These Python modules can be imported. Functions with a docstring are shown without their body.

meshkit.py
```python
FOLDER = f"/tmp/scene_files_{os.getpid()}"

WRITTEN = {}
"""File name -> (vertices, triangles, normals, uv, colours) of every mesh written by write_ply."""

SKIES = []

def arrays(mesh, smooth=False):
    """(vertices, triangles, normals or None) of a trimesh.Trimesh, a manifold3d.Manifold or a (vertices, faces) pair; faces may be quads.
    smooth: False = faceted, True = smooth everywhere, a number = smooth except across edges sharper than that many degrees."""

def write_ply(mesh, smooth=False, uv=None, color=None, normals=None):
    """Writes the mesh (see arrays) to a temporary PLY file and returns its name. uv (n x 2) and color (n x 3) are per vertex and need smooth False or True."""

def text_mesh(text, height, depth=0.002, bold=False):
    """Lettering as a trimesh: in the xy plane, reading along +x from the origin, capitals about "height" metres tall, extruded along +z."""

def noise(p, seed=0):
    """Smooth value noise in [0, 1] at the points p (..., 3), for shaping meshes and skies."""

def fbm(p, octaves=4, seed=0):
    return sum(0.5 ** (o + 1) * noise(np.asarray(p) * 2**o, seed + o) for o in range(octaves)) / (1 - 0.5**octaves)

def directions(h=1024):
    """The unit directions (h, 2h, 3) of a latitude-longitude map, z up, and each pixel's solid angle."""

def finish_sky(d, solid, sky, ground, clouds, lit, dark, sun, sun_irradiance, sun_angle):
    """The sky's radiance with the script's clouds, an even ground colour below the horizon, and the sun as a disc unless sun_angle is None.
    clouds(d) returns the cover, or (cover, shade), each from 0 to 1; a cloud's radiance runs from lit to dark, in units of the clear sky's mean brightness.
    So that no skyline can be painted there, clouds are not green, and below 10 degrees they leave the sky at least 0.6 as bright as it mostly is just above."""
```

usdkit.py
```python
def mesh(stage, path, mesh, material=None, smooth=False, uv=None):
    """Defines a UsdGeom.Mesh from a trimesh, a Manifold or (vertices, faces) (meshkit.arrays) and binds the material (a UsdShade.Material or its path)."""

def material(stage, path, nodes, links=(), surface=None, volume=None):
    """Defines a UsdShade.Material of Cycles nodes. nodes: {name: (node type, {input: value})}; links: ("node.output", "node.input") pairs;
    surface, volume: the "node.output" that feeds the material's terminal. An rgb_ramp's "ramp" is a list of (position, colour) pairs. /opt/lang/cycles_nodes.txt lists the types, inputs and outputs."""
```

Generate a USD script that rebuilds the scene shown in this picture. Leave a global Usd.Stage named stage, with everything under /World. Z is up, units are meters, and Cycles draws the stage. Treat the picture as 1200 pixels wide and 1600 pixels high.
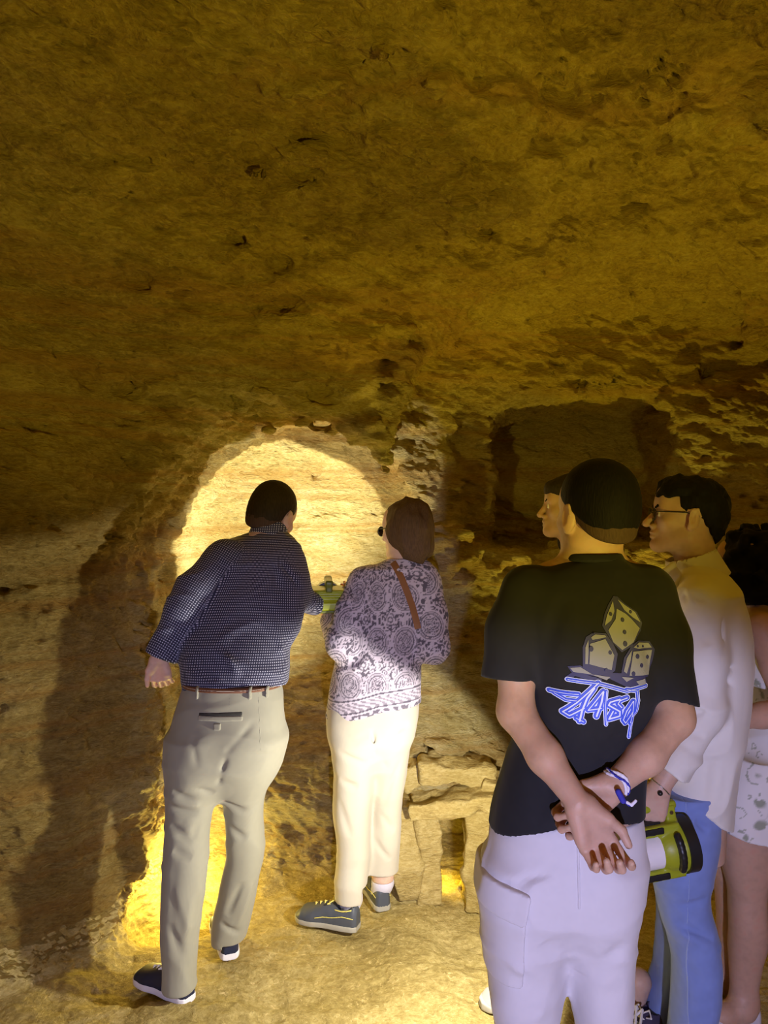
import math, numpy as np, trimesh, usdkit, meshkit
import manifold3d as m3
from pxr import Usd, UsdGeom, UsdLux, UsdShade, Sdf, Gf, Vt
from scipy.interpolate import PchipInterpolator
from scipy import ndimage
from shapely.geometry import Polygon, LineString, Point
from shapely.ops import unary_union
from shapely import affinity

stage = Usd.Stage.CreateInMemory()
UsdGeom.SetStageUpAxis(stage, 'Z'); UsdGeom.SetStageMetersPerUnit(stage, 1.0)
UsdGeom.Xform.Define(stage, '/World'); UsdGeom.Scope.Define(stage, '/World/Looks')

# ---------------------------------------------------------------- camera, lamps, exposure
CAM_H, FPX = 1.6, 1150.0          # eye height, focal length in pixels of the 1200-wide frame
cam = UsdGeom.Camera.Define(stage, '/World/camera')
cam.CreateHorizontalApertureAttr(36.0); cam.CreateVerticalApertureAttr(48.0)
cam.CreateFocalLengthAttr(36.0 * FPX / 1200); cam.CreateClippingRangeAttr(Gf.Vec2f(0.03, 100))
cam.AddTranslateOp().Set(Gf.Vec3d(0, 0, CAM_H)); cam.AddRotateXOp().Set(90.0)
cam.CreateExposureAttr(0.25)

def lamp(name, pos, color, power, radius, aim=None, cone=None, soft=0.1):
    """A sphere lamp; with aim it is a spot of half-angle cone (degrees) pointing at aim."""
    l = UsdLux.SphereLight.Define(stage, '/World/' + name)
    l.CreateRadiusAttr(radius); l.CreateColorAttr(Gf.Vec3f(*color)); l.CreateNormalizeAttr(True)
    l.CreateIntensityAttr(power)
    m = Gf.Matrix4d(1.0)
    if aim is not None:
        z = -(np.array(aim, float) - pos); z /= np.linalg.norm(z)
        up = np.array([0, 0, 1.0]) if abs(z[2]) < .95 else np.array([0, 1.0, 0])
        x = np.cross(up, z); x /= np.linalg.norm(x); y = np.cross(z, x)
        m.SetRow3(0, Gf.Vec3d(*x)); m.SetRow3(1, Gf.Vec3d(*y)); m.SetRow3(2, Gf.Vec3d(*z))
        s = UsdLux.ShapingAPI.Apply(l.GetPrim()); s.CreateShapingConeAngleAttr(cone); s.CreateShapingConeSoftnessAttr(soft)
    m.SetTranslateOnly(Gf.Vec3d(*map(float, pos)))
    l.AddTransformOp().Set(m)
    return l

WARM, AMBER, COOL, NEUT = (1, .81, .09), (1, .76, .08), (.63, .61, 1.0), (1, .94, .82)
# the beam of the green torch that the couple point into the niche, and its weaker spill
lamp('torch_beam', (-.215, 3.02, 1.275), (1, .96, .74), 32, .012, (-.62, 3.9, 1.38), 42, .05)
lamp('torch_spill', (-.215, 3.02, 1.275), (1, .93, .75), 9, .012, (-.36, 3.9, 1.62), 54, .10)
# lantern held low by the girl hidden behind the black T-shirt
lamp('lantern_glow', (.33, 2.06, .64), NEUT, 21, .025, (-.55, 2.73, -.02), 66, .08)
# lantern held at the camera's side, its cap cutting the light off upward
lamp('near_lantern_glow', (.15, -.55, .90), COOL, 50, .03, (.12, 1.4, -.05), 40, .22)
# floor lamps
lamp('floor_lamp_glow', (-.85, 3.11, .12), (1, .84, .24), 3.4, .02)
lamp('tomb_lamp_glow', (.195, 3.17, .035), AMBER, 1.5, .012)
# uplights of the cave, one on the floor behind the group, one on the floor behind the camera
lamp('uplight_right_glow', (1.25, 2.90, .08), WARM, 24, .05, (1.25, 3.02, 2.6), 42, .4)
lamp('uplight_near_glow', (1.4, -1.6, .25), WARM, 112, .06, (-.15, 1.6, 3.9), 33, .4)
lamp('uplight_left_glow', (-1.8, -1.5, .3), WARM, 44, .05, (.95, 3.6, 2.10), 10, .9)

# ---------------------------------------------------------------- prims, names, labels
USED = {}
def numbered(path):
    n = USED.get(path, 0); USED[path] = n + 1
    return path if n == 0 else f'{path}_{n:03d}'

def tag(prim, label=None, cat=None, group=None, kind=None):
    p = prim.GetPrim() if hasattr(prim, 'GetPrim') else prim
    for k, v in (('label', label), ('category', cat), ('group', group), ('kind', kind)):
        if v: p.SetCustomDataByKey(k, v)
    return p

def thing(name, loc, label, cat, group=None, kind=None, rotz=0.0):
    x = UsdGeom.Xform.Define(stage, numbered('/World/' + name))
    x.AddTranslateOp().Set(Gf.Vec3d(*map(float, loc)))
    tag(x, label, cat, group, kind)
    x.loc = np.array(loc, float)
    return x

def obj(name, mesh, mat, parent=None, smooth=True, label=None, colors=None, uv=None):
    """One Mesh prim; mesh in world coordinates, moved into the parent thing's frame."""
    base = str(parent.GetPath()) if parent is not None else '/World'
    v, f, n = meshkit.arrays(mesh, smooth)
    loc = getattr(parent, 'loc', None)
    if loc is not None: v = v - loc
    path = numbered(base + '/' + name)
    m = UsdGeom.Mesh.Define(stage, path)
    m.CreatePointsAttr(Vt.Vec3fArray.FromNumpy(v.astype(np.float32)))
    m.CreateFaceVertexCountsAttr(Vt.IntArray.FromNumpy(np.full(len(f), 3, np.int32)))
    m.CreateFaceVertexIndicesAttr(Vt.IntArray.FromNumpy(f.astype(np.int32).ravel()))
    m.CreateSubdivisionSchemeAttr('none')
    if n is not None:
        m.CreateNormalsAttr(Vt.Vec3fArray.FromNumpy(n.astype(np.float32))); m.SetNormalsInterpolation('vertex')
    if colors is not None:
        UsdGeom.PrimvarsAPI(m).CreatePrimvar('dye', Sdf.ValueTypeNames.Color3fArray, 'vertex').Set(Vt.Vec3fArray.FromNumpy(np.asarray(colors, np.float32)))
    if uv is not None:
        UsdGeom.PrimvarsAPI(m).CreatePrimvar('st', Sdf.ValueTypeNames.TexCoord2fArray, 'vertex').Set(Vt.Vec2fArray.FromNumpy(np.asarray(uv, np.float32)))
    UsdShade.MaterialBindingAPI.Apply(m.GetPrim()).Bind(mat)
    if label: tag(m, label)
    m.loc = loc
    return m

def at(px, py, d):
    return np.array([(px - 600) / FPX * d, d, CAM_H - (py - 800) / FPX * d])

# ---------------------------------------------------------------- value noise on lattices (fast, seeded)
class Lattice:
    def __init__(s, seed, n=48):
        r = np.random.default_rng(seed)
        s.n = n; s.g = ndimage.spline_filter(r.uniform(-1, 1, (n, n, n)), 3, mode='grid-wrap').astype(np.float32)
    def __call__(s, P, freq, order=3):
        q = np.moveaxis(np.asarray(P) * freq, -1, 0) % s.n
        return ndimage.map_coordinates(s.g, q, order=order, mode='grid-wrap', prefilter=False)
LAT = [Lattice(k) for k in range(4)]
LLIN = [np.random.default_rng(50 + k).uniform(-1, 1, (64, 64, 64)).astype(np.float32) for k in range(4)]
def lnoise(P, freq, k=0):
    q = np.moveaxis(np.asarray(P) * freq, -1, 0) % 64
    return ndimage.map_coordinates(LLIN[k], q, order=1, mode='grid-wrap', prefilter=False)

# ---------------------------------------------------------------- signed distance modelling
F32 = np.float32
def smin(a, b, k):
    if k <= 0: return np.minimum(a, b)
    h = np.maximum(k - np.abs(a - b), 0) / k
    return np.minimum(a, b) - h * h * k * 0.25
def smax(a, b, k): return -smin(-a, -b, k)
def sstep(x, a, b):
    t = np.clip((x - a) / (b - a), 0, 1); return t * t * (3 - 2 * t)

def cone(a, b, ra, rb=None):
    a, b = np.array(a, float), np.array(b, float); rb = ra if rb is None else rb
    d = b - a; L2 = max(d @ d, 1e-12); r = max(ra, rb)
    def f(X, Y, Z):
        t = np.clip(((X - a[0]) * d[0] + (Y - a[1]) * d[1] + (Z - a[2]) * d[2]) / L2, 0, 1)
        return np.sqrt((X - a[0] - t * d[0])**2 + (Y - a[1] - t * d[1])**2 + (Z - a[2] - t * d[2])**2) - (ra + (rb - ra) * t)
    return (np.minimum(a, b) - r, np.maximum(a, b) + r, f)

def chain(pts, k=0.012):
    """[(point, radius), ...] -> cones"""
    return [cone(p[0], q[0], p[1], q[1]) for p, q in zip(pts[:-1], pts[1:])]

def ell(c, r, R=None):
    c, r = np.array(c, float), np.array(r, float)
    R = np.eye(3) if R is None else np.array(R, float)      # rows: local axes
    ext = np.abs(R.T) @ r
    def f(X, Y, Z):
        x, y, z = X - c[0], Y - c[1], Z - c[2]
        u = (R[0, 0] * x + R[0, 1] * y + R[0, 2] * z) / r[0]
        v = (R[1, 0] * x + R[1, 1] * y + R[1, 2] * z) / r[1]
        w = (R[2, 0] * x + R[2, 1] * y + R[2, 2] * z) / r[2]
        k0 = np.sqrt(u * u + v * v + w * w)
        k1 = np.sqrt((u / r[0])**2 + (v / r[1])**2 + (w / r[2])**2)
        return np.where(k0 < 1e-3, -min(r), k0 * (k0 - 1) / np.maximum(k1, 1e-6))
    return (c - ext, c + ext, f)

def box(c, h, R=None, rad=0.0):
    c, h = np.array(c, float), np.array(h, float)
    R = np.eye(3) if R is None else np.array(R, float)
    ext = np.abs(R.T) @ h
    def f(X, Y, Z):
        x, y, z = X - c[0], Y - c[1], Z - c[2]
        q = [np.abs(R[i, 0] * x + R[i, 1] * y + R[i, 2] * z) - (h[i] - rad) for i in range(3)]
        o = np.sqrt(sum(np.maximum(a, 0)**2 for a in q))
        return o + np.minimum(np.maximum(np.maximum(q[0], q[1]), q[2]), 0) - rad
    return (c - ext, c + ext, f)

def loft(rows, n=2.3, R=None, o=(0, 0, 0)):
    """rows: (t, cu, cv, ru, rv) along axis t; R rows = u, v, t axes in world, o the frame's origin. Default: horizontal slices, t = z."""
    rows = np.array(sorted(rows), float); o = np.array(o, float)
    R = np.eye(3) if R is None else np.array(R, float)
    t0, t1 = rows[0, 0], rows[-1, 0]
    tt = np.linspace(t0, t1, 256)
    tab = [PchipInterpolator(rows[:, 0], rows[:, k])(tt) for k in range(1, 5)]
    cu, cv, ru, rv = tab
    g = lambda a: np.gradient(a, tt)
    slope = np.sqrt(1 + np.minimum(np.maximum(g(cu)**2, g(cv)**2) + np.maximum(g(ru)**2, g(rv)**2), 6))
    lo = np.array([np.min(cu - ru), np.min(cv - rv), t0]); hi = np.array([np.max(cu + ru), np.max(cv + rv), t1])
    cs = np.array([[a, b, c] for a in (lo[0], hi[0]) for b in (lo[1], hi[1]) for c in (lo[2], hi[2])]) @ R + o
    def f(X, Y, Z):
        x, y, z = X - o[0], Y - o[1], Z - o[2]
        u = R[0, 0] * x + R[0, 1] * y + R[0, 2] * z
        v = R[1, 0] * x + R[1, 1] * y + R[1, 2] * z
        t = R[2, 0] * x + R[2, 1] * y + R[2, 2] * z
        idx = np.clip((t - t0) / (t1 - t0) * 255, 0, 255)
        it = lambda a: np.interp(idx, np.arange(256), a)
        A, B = it(ru), it(rv)
        p = np.abs((u - it(cu)) / A); q = np.abs((v - it(cv)) / B)
        s = (p**n + q**n + 1e-9)**(1.0 / n)
        # local scale: distance along the ray from the centre
        L = np.sqrt((u - it(cu))**2 + (v - it(cv))**2)
        d = np.where(s > 1e-2, L * (1 - 1 / np.maximum(s, 1e-2)), -np.minimum(A, B)) / it(slope)
        d = np.maximum(d, -np.minimum(A, B))
        dt = np.maximum(t0 - t, t - t1)
        return np.where(dt > 0, np.sqrt(np.maximum(d, 0)**2 + dt**2), np.maximum(d, dt))
    return (cs.min(0), cs.max(0), f)

class Solid:
    def __init__(s): s.ops = []
    def add(s, *prims, k=0.012):
        for p in prims:
            if isinstance(p, list): s.add(*p, k=k)
            else: s.ops.append(('u', p, k))
        return s
    def sub(s, *prims, k=0.006):
        for p in prims: s.ops.append(('s', p, k))
        return s
    def cut(s, f, k=0.004): s.ops.append(('c', f, k)); return s     # keep f<0
    def warp(s, f, bb=None): s.ops.append(('w', f, bb)); return s   # adds f to the distance
    def eval(s, X, Y, Z, lo=None, hi=None):
        shp = np.broadcast_shapes(np.shape(X), np.shape(Y), np.shape(Z))
        D = np.full(shp, 1.0, F32)
        for kind, p, k in s.ops:
            if kind in 'us':
                if lo is not None:
                    gap = np.max(np.maximum(np.maximum(p[0] - hi, lo - p[1]), 0))
                    if gap > k + 0.03: continue
                d = p[2](X, Y, Z).astype(F32)
                D = smin(D, d, k) if kind == 'u' else smax(D, -d, k)
            elif kind == 'c': D = smax(D, np.broadcast_to(p(X, Y, Z), shp).astype(F32), k)
            else:
                if k is not None and lo is not None and np.any((k[0] > hi) | (k[1] < lo)): continue
                D = D + np.broadcast_to(p(X, Y, Z), shp).astype(F32)
        return D
    def bounds(s):
        bb = [(p[0], p[1]) for kind, p, _ in s.ops if kind == 'u']
        return np.min([b[0] for b in bb], 0), np.max([b[1] for b in bb], 0)
    def mesh(s, h, pad=0.02, lo=None, hi=None, B=16, slack=1.5):
        l, u = s.bounds(); l = (l - pad) if lo is None else np.array(lo, float); u = (u + pad) if hi is None else np.array(hi, float)
        nb = np.ceil((u - l) / (h * B)).astype(int); n = nb * B + 1
        ax = [l[i] + h * np.arange(n[i]) for i in range(3)]
        c = [l[i] + h * B * (np.arange(nb[i]) + .5) for i in range(3)]
        Dc = s.eval(c[0][:, None, None], c[1][None, :, None], c[2][None, None, :])
        D = np.repeat(np.repeat(np.repeat(np.where(Dc < 0, -1, 1).astype(F32), B, 0), B, 1), B, 2)
        D = np.pad(D, ((0, 1),) * 3, mode='edge')
        act = np.argwhere(np.abs(Dc) < h * B * .87 * slack + 0.015)
        for i, j, k in act:
            sl = [slice(a * B, a * B + B + 1) for a in (i, j, k)]
            X, Y, Z = (ax[q][sl[q]].astype(F32) for q in range(3))
            lo_, hi_ = np.array([X[0], Y[0], Z[0]]), np.array([X[-1], Y[-1], Z[-1]])
            D[sl[0], sl[1], sl[2]] = s.eval(X[:, None, None], Y[None, :, None], Z[None, None, :], lo_, hi_)
        return surface_nets(D, l, h)

def surface_nets(D, origin, h):
    ins = D < 0
    n = np.array(D.shape); st = np.array([n[1] * n[2], n[2], 1])
    c = np.zeros(n - 1, np.uint8)
    for a, b, e in np.ndindex(2, 2, 2):
        c += ins[a:n[0] - 1 + a, b:n[1] - 1 + b, e:n[2] - 1 + e]
    cells = np.argwhere((c > 0) & (c < 8)).astype(np.int64)
    base = cells @ st; flat = D.ravel()
    acc = np.zeros((len(cells), 3)); cnt = np.zeros(len(cells))
    corners = [np.array(x) for x in np.ndindex(2, 2, 2)]
    for a in corners:
        for ax in range(3):
            if a[ax]: continue
            b = a.copy(); b[ax] = 1
            d0, d1 = flat[base + a @ st], flat[base + b @ st]
            m = (d0 < 0) != (d1 < 0)
            t = np.where(m, d0 / np.where(m, d0 - d1, 1), 0)
            p = np.tile(a.astype(float), (len(cells), 1)); p[:, ax] += t
            acc += p * m[:, None]; cnt += m
    V = origin + h * (cells + acc / cnt[:, None])
    idx = np.full(D.size, -1, np.int32); idx[base] = np.arange(len(cells))
    quads = []
    for ax in range(3):
        o1, o2 = [q for q in range(3) if q != ax]
        sl0 = [slice(1, -1)] * 3; sl1 = [slice(1, -1)] * 3
        sl0[ax] = slice(0, -1); sl1[ax] = slice(1, None)
        A, Bq = ins[tuple(sl0)], ins[tuple(sl1)]
        e = np.argwhere(A != Bq); off = np.ones(3, int); off[ax] = 0
        flip = A[A != Bq]
        e = (e + off) @ st
        q = np.stack([idx[e - st[o1] - st[o2]], idx[e - st[o2]], idx[e], idx[e - st[o1]]], 1)
        if ax == 1: flip = ~flip
        q[~flip] = q[~flip][:, ::-1]
        quads.append(q)
    Q = np.vstack(quads); Q = Q[(Q >= 0).all(1)]
    F = np.vstack([Q[:, [0, 1, 2]], Q[:, [0, 2, 3]]])
    return V, F

def grid_pts(X, Y, Z):
    return np.stack(np.broadcast_arrays(X, Y, Z), -1)
def biggest(vf, keep=1):
    m = trimesh.Trimesh(vf[0], vf[1], process=False)
    lab = trimesh.graph.connected_component_labels(m.face_adjacency, node_count=len(m.faces))
    best = np.argsort(np.bincount(lab))[::-1][:keep]
    m.update_faces(np.isin(lab, best)); m.remove_unreferenced_vertices()
    return np.array(m.vertices), np.array(m.faces)

# ---------------------------------------------------------------- materials
def mat(name, nodes, links=(), surface='p.BSDF'):
    return usdkit.material(stage, '/World/Looks/' + name, nodes, links, surface=surface)
def plain(name, color, rough=.6, spec=.4, **kw):
    return mat(name, {'p': ('principled_bsdf', dict(base_color=color, roughness=rough, specular_ior_level=spec, **kw))})
def cloth(name, color, rough=.85, var=.12, scale=60, sheen=.15, bump=.25, bscale=900):
    """Woven cloth: slight mottling and a fine thread relief."""
    lo = tuple(c * (1 - var) for c in color)
    return mat(name, {
        'g': ('texture_coordinate', {}),
        'n': ('noise_texture', {'scale': scale, 'detail': 3}),
        'm': ('mix', {'color1': lo, 'color2': color}),
        'b': ('noise_texture', {'scale': bscale, 'detail': 1}),
        'bu': ('bump', {'strength': bump, 'distance': .0006}),
        'p': ('principled_bsdf', {'roughness': rough, 'specular_ior_level': .2, 'sheen_weight': sheen})},
        [('g.object', 'n.vector'), ('g.object', 'b.vector'), ('n.fac', 'm.fac'), ('m.color', 'p.base_color'), ('b.fac', 'bu.height'), ('bu.normal', 'p.normal')])
def dyed(name, rough=.85, sheen=.1):
    """Printed cloth: reads the print from the mesh."""
    return mat(name, {
        'a': ('attribute', {'attribute': 'dye'}), 'g': ('texture_coordinate', {}),
        'b': ('noise_texture', {'scale': 900.0, 'detail': 1}), 'bu': ('bump', {'strength': .2, 'distance': .0006}),
        'p': ('principled_bsdf', {'roughness': rough, 'specular_ior_level': .2, 'sheen_weight': sheen})},
        [('a.color', 'p.base_color'), ('g.object', 'b.vector'), ('b.fac', 'bu.height'), ('bu.normal', 'p.normal')])
def skin(name, color, red=(.55, .2, .14)):
    return mat(name, {
        'g': ('texture_coordinate', {}), 'n': ('noise_texture', {'scale': 38.0, 'detail': 4}),
        'r': ('rgb_ramp', {'ramp': [(.3, tuple(.88 * c for c in color)), (.55, color), (.75, tuple(.75 * c + .25 * q for c, q in zip(color, red)))]}),
        'b': ('noise_texture', {'scale': 420.0, 'detail': 3}), 'bu': ('bump', {'strength': .25, 'distance': .0008}),
        'p': ('principled_bsdf', {'roughness': .5, 'specular_ior_level': .4, 'subsurface_weight': .18, 'subsurface_scale': .006, 'subsurface_radius': (1, .35, .2)})},
        [('g.object', 'n.vector'), ('g.object', 'b.vector'), ('n.fac', 'r.fac'), ('r.color', 'p.base_color'), ('b.fac', 'bu.height'), ('bu.normal', 'p.normal')])
def hairmat(name, c0, c1):
    return mat(name, {
        'g': ('texture_coordinate', {}), 'mp': ('mapping', {'scale': (260, 260, 40)}), 'n': ('noise_texture', {'scale': 1.0, 'detail': 3}),
        'm': ('mix', {'color1': c0, 'color2': c1}), 'bu': ('bump', {'strength': .7, 'distance': .002}),
        'p': ('principled_bsdf', {'roughness': .7, 'specular_ior_level': .12})},
        [('g.object', 'mp.vector'), ('mp.vector', 'n.vector'), ('n.fac', 'm.fac'), ('m.color', 'p.base_color'), ('n.fac', 'bu.height'), ('bu.normal', 'p.normal')])
# ---------------------------------------------------------------- the cave: one cavity cut in tuff
PLAN = PchipInterpolator([-3.2, -2.3, -1.5, -1.1, -.95, -.6, .1, .5, 1.2, 2.0, 3.2], [1.3, 1.85, 2.26, 2.55, 2.84, 3.10, 3.20, 3.36, 3.40, 3.35, 3.2])
PT = np.linspace(-3.2, 3.2, 256); PTY = PLAN(PT)
def plan(X): return np.interp(X, PT, PTY)
def dome_edge(X): return np.interp(X, [-3.2, -1.6, -.8, -.3, .3, .9, 3.2], [2.35, 2.72, 2.96, 3.14, 3.34, 3.46, 3.46])

def main_air(X, Y, Z):
    ye = dome_edge(X) - 0 * Y
    q = ((np.maximum(Y - .8, 0) / (ye - .8))**2.3 + (np.maximum(Z - 1.25, 0) / 1.53)**2.3 + 1e-9)**(1 / 2.3)
    dome = (q - 1) * 1.25
    low = sstep(Z, 1.48, 1.42)                                  # below the overhang the left wall is set back
    step = (.07 * low - .08 * sstep(Z, 1.40, 1.47) * sstep(Z, 2.0, 1.6)) * sstep(X, -.62, -.85)
    slope = .22 * sstep(Z, 1.35, .42) * sstep(X, -.1, .3)        # the right-hand wall leans forward into a bench
    back = (Y - plan(X) - step + slope) * .85
    rs = np.sqrt(np.maximum(X - .9, 0)**2 / 1.2**2 + np.maximum(Z - 1.1, 0)**2 / 1.75**2 + 1e-9)
    right = (rs - 1) * 1.2
    left = -2.75 - X + .18 * Z
    d = smax(smax(dome, back, .10), smax(right, left, .2), .12)
    return smax(d, np.maximum(-2.6 - Y, -(Z + 0 * X)), .10)

def arch(X, Y, Z, cx, z0, zs, zt, hw, y0, y1, edge=.05, p=2.0):
    """Air of an arched recess: half width hw, straight up to zs, arch top zt, from y0 back to y1."""
    u = np.abs(X - cx) / hw; w = np.maximum(Z - zs, 0) / (zt - zs)
    d = ((u**p + w**p + 1e-9)**(1 / p) - 1) * min(hw, zt - zs)
    return smax(smax(d, np.maximum(z0 - Z, y0 - Y), .03), Y - y1, edge)

def niche_air(X, Y, Z):
    yb = 3.86 - .52 * sstep(Z, 1.05, .25) - .18 * sstep(Z, 1.5, 2.0)
    d = arch(X, Y, Z, -.36, -.02, 1.20, 2.06, .60, 2.4, yb, .22, 2.2)
    return smax(d, (X - .02) * .9 - .42 * sstep(Z, 1.1, 1.5) - 1.0 * sstep(Z, 1.5, 1.7), .1)
def lamp_pit(X, Y, Z):
    return np.sqrt(((X + .84) / .20)**2 + ((Y - 2.98) / .20)**2 + ((Z - .05) / .24)**2) * .20 - .20
def arco_air(X, Y, Z):
    return arch(X, Y, Z, .955, 1.43, 1.80, 2.15, .43, 2.8, 3.92, .04, 3.6)
def shelf_air(X, Y, Z):
    return arch(X, Y, Z, .47, 1.43, 2.05, 2.20, .11, 2.8, 3.50, .03, 4)
def alcove_air(X, Y, Z):
    return arch(X, Y, Z, .98, 1.5, 1.66, 2.52, 1.00, 2.3, 3.42, .10, 2.3)
def tomb_air(X, Y, Z):
    return arch(X, Y, Z, .30 + .03 * Z, -.02, .36, .40, .105, 2.6, 3.75, .03, 5)

# holes: centre, radii, turn about the view axis
HOLES = [((.20, 3.16, .585), (.055, .09, .018), -.75), ((.27, 3.15, .555), (.13, .07, .011), .02)]
# cavities weathered into the vault and walls: point (snapped to the rock), radius, depth
PITS = [(.95, 3.45, 2.175, .035, .09), (.99, 3.45, 2.163, .045, .10), (1.03, 3.45, 2.145, .04, .10), (1.075, 3.45, 2.13, .04, .10), (.905, 3.43, 2.195, .035, .08), (.88, 3.43, 2.205, .028, .06), (1.5, 3.45, 2.22, .035, .08),
    (.80, 3.41, 2.30, .028, .05), (.82, 3.42, 2.27, .028, .05), (.79, 3.40, 2.325, .02, .04), (.44, 1.93, 2.73, .032, .05), (.46, 1.96, 2.72, .035, .05), (.50, 1.985, 2.72, .045, .05), (.53, 1.99, 2.71, .03, .045), (.425, 1.91, 2.76, .026, .045), (.41, 1.89, 2.78, .02, .04),
    (.69, 1.90, 2.675, .05, .06), (.72, 1.91, 2.67, .05, .07), (.66, 1.88, 2.68, .04, .03), (.74, 1.95, 2.66, .025, .04), (-.37, 1.52, 2.63, .045, .035), (-.33, 1.53, 2.63, .03, .03), (-.30, 1.55, 2.62, .03, .02), (-.333, 1.726, 2.605, .013, .03), (-.303, 1.70, 2.624, .012, .025),
    (-.476, 2.103, 2.542, .018, .03), (-.45, 2.11, 2.53, .015, .025), (-.49, 2.09, 2.56, .014, .025), (-.42, 2.11, 2.55, .012, .02), (.12, 2.515, 2.53, .018, .03), (.15, 2.53, 2.54, .014, .02), (.19, 2.56, 2.56, .016, .02), (-.572, 2.99, 2.037, .075, .07), (-.54, 2.98, 2.03, .05, .05), (-.924, 2.69, 2.05, .05, .045),
    (-1.129, 2.45, 2.25, .022, .03), (-1.238, 2.565, 1.845, .030, .04), (-.254, 2.436, 2.543, .03, .022), (.64, 3.13, 2.465, .035, .03), (.69, 3.14, 2.46, .03, .025), (.324, 2.19, 2.571, .014, .03), (.34, 2.2, 2.57, .012, .025), (.484, 1.637, 2.682, .03, .04), (.46, 1.70, 2.70, .025, .04), (.50, 1.60, 2.68, .02, .03),
    (1.294, 3.23, 2.53, .05, .03), (1.36, 3.24, 2.51, .045, .03), (1.22, 3.22, 2.54, .04, .025), (-1.04, 2.81, 1.80, .022, .035), (-1.10, 2.80, 1.79, .018, .03), (-.86, 2.95, 1.78, .025, .035), (-.95, 2.90, 1.68, .035, .04), (-.80, 3.0, 1.66, .03, .04), (-.88, 2.95, 1.70, .03, .035), (.25, 2.16, 2.65, .014, .025), (.26, 2.17, 2.64, .012, .02), (-.48, 1.787, 2.564, .012, .02)]

def cave_sdf():
    s = Solid()
    big = (np.array([-9.] * 3), np.array([9.] * 3))
    s.ops.append(('u', (*big, main_air), 0))
    for f, k in ((niche_air, .05), (alcove_air, .08), (arco_air, .03), (shelf_air, .03), (tomb_air, .01), (lamp_pit, .06)):
        s.ops.append(('u', (*big, f), k))
    def rough(X, Y, Z):
        P = grid_pts(X, Y, Z)
        n = .055 * LAT[0](P, 1.4) + .017 * LAT[1](P * np.array([.8, 1, 1.3]), 4.0, 2) + .007 * LAT[2](P * np.array([.7, 1, 1.5]), 12, 1)
        floor = sstep(P[..., 2], .22, .05)
        calm = np.exp(-((P[..., 0] - .30) / .2)**2 - ((P[..., 2] - .2) / .3)**2)
        return n * (1 - .72 * floor) * (1 - .8 * calm)
    s.warp(rough)
    for c, r, a in HOLES:
        ca, sa = math.cos(a), math.sin(a)
        s.add(ell(c, r, [[ca, 0, sa], [0, 1, 0], [-sa, 0, ca]]), k=.025)
    return s

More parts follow.
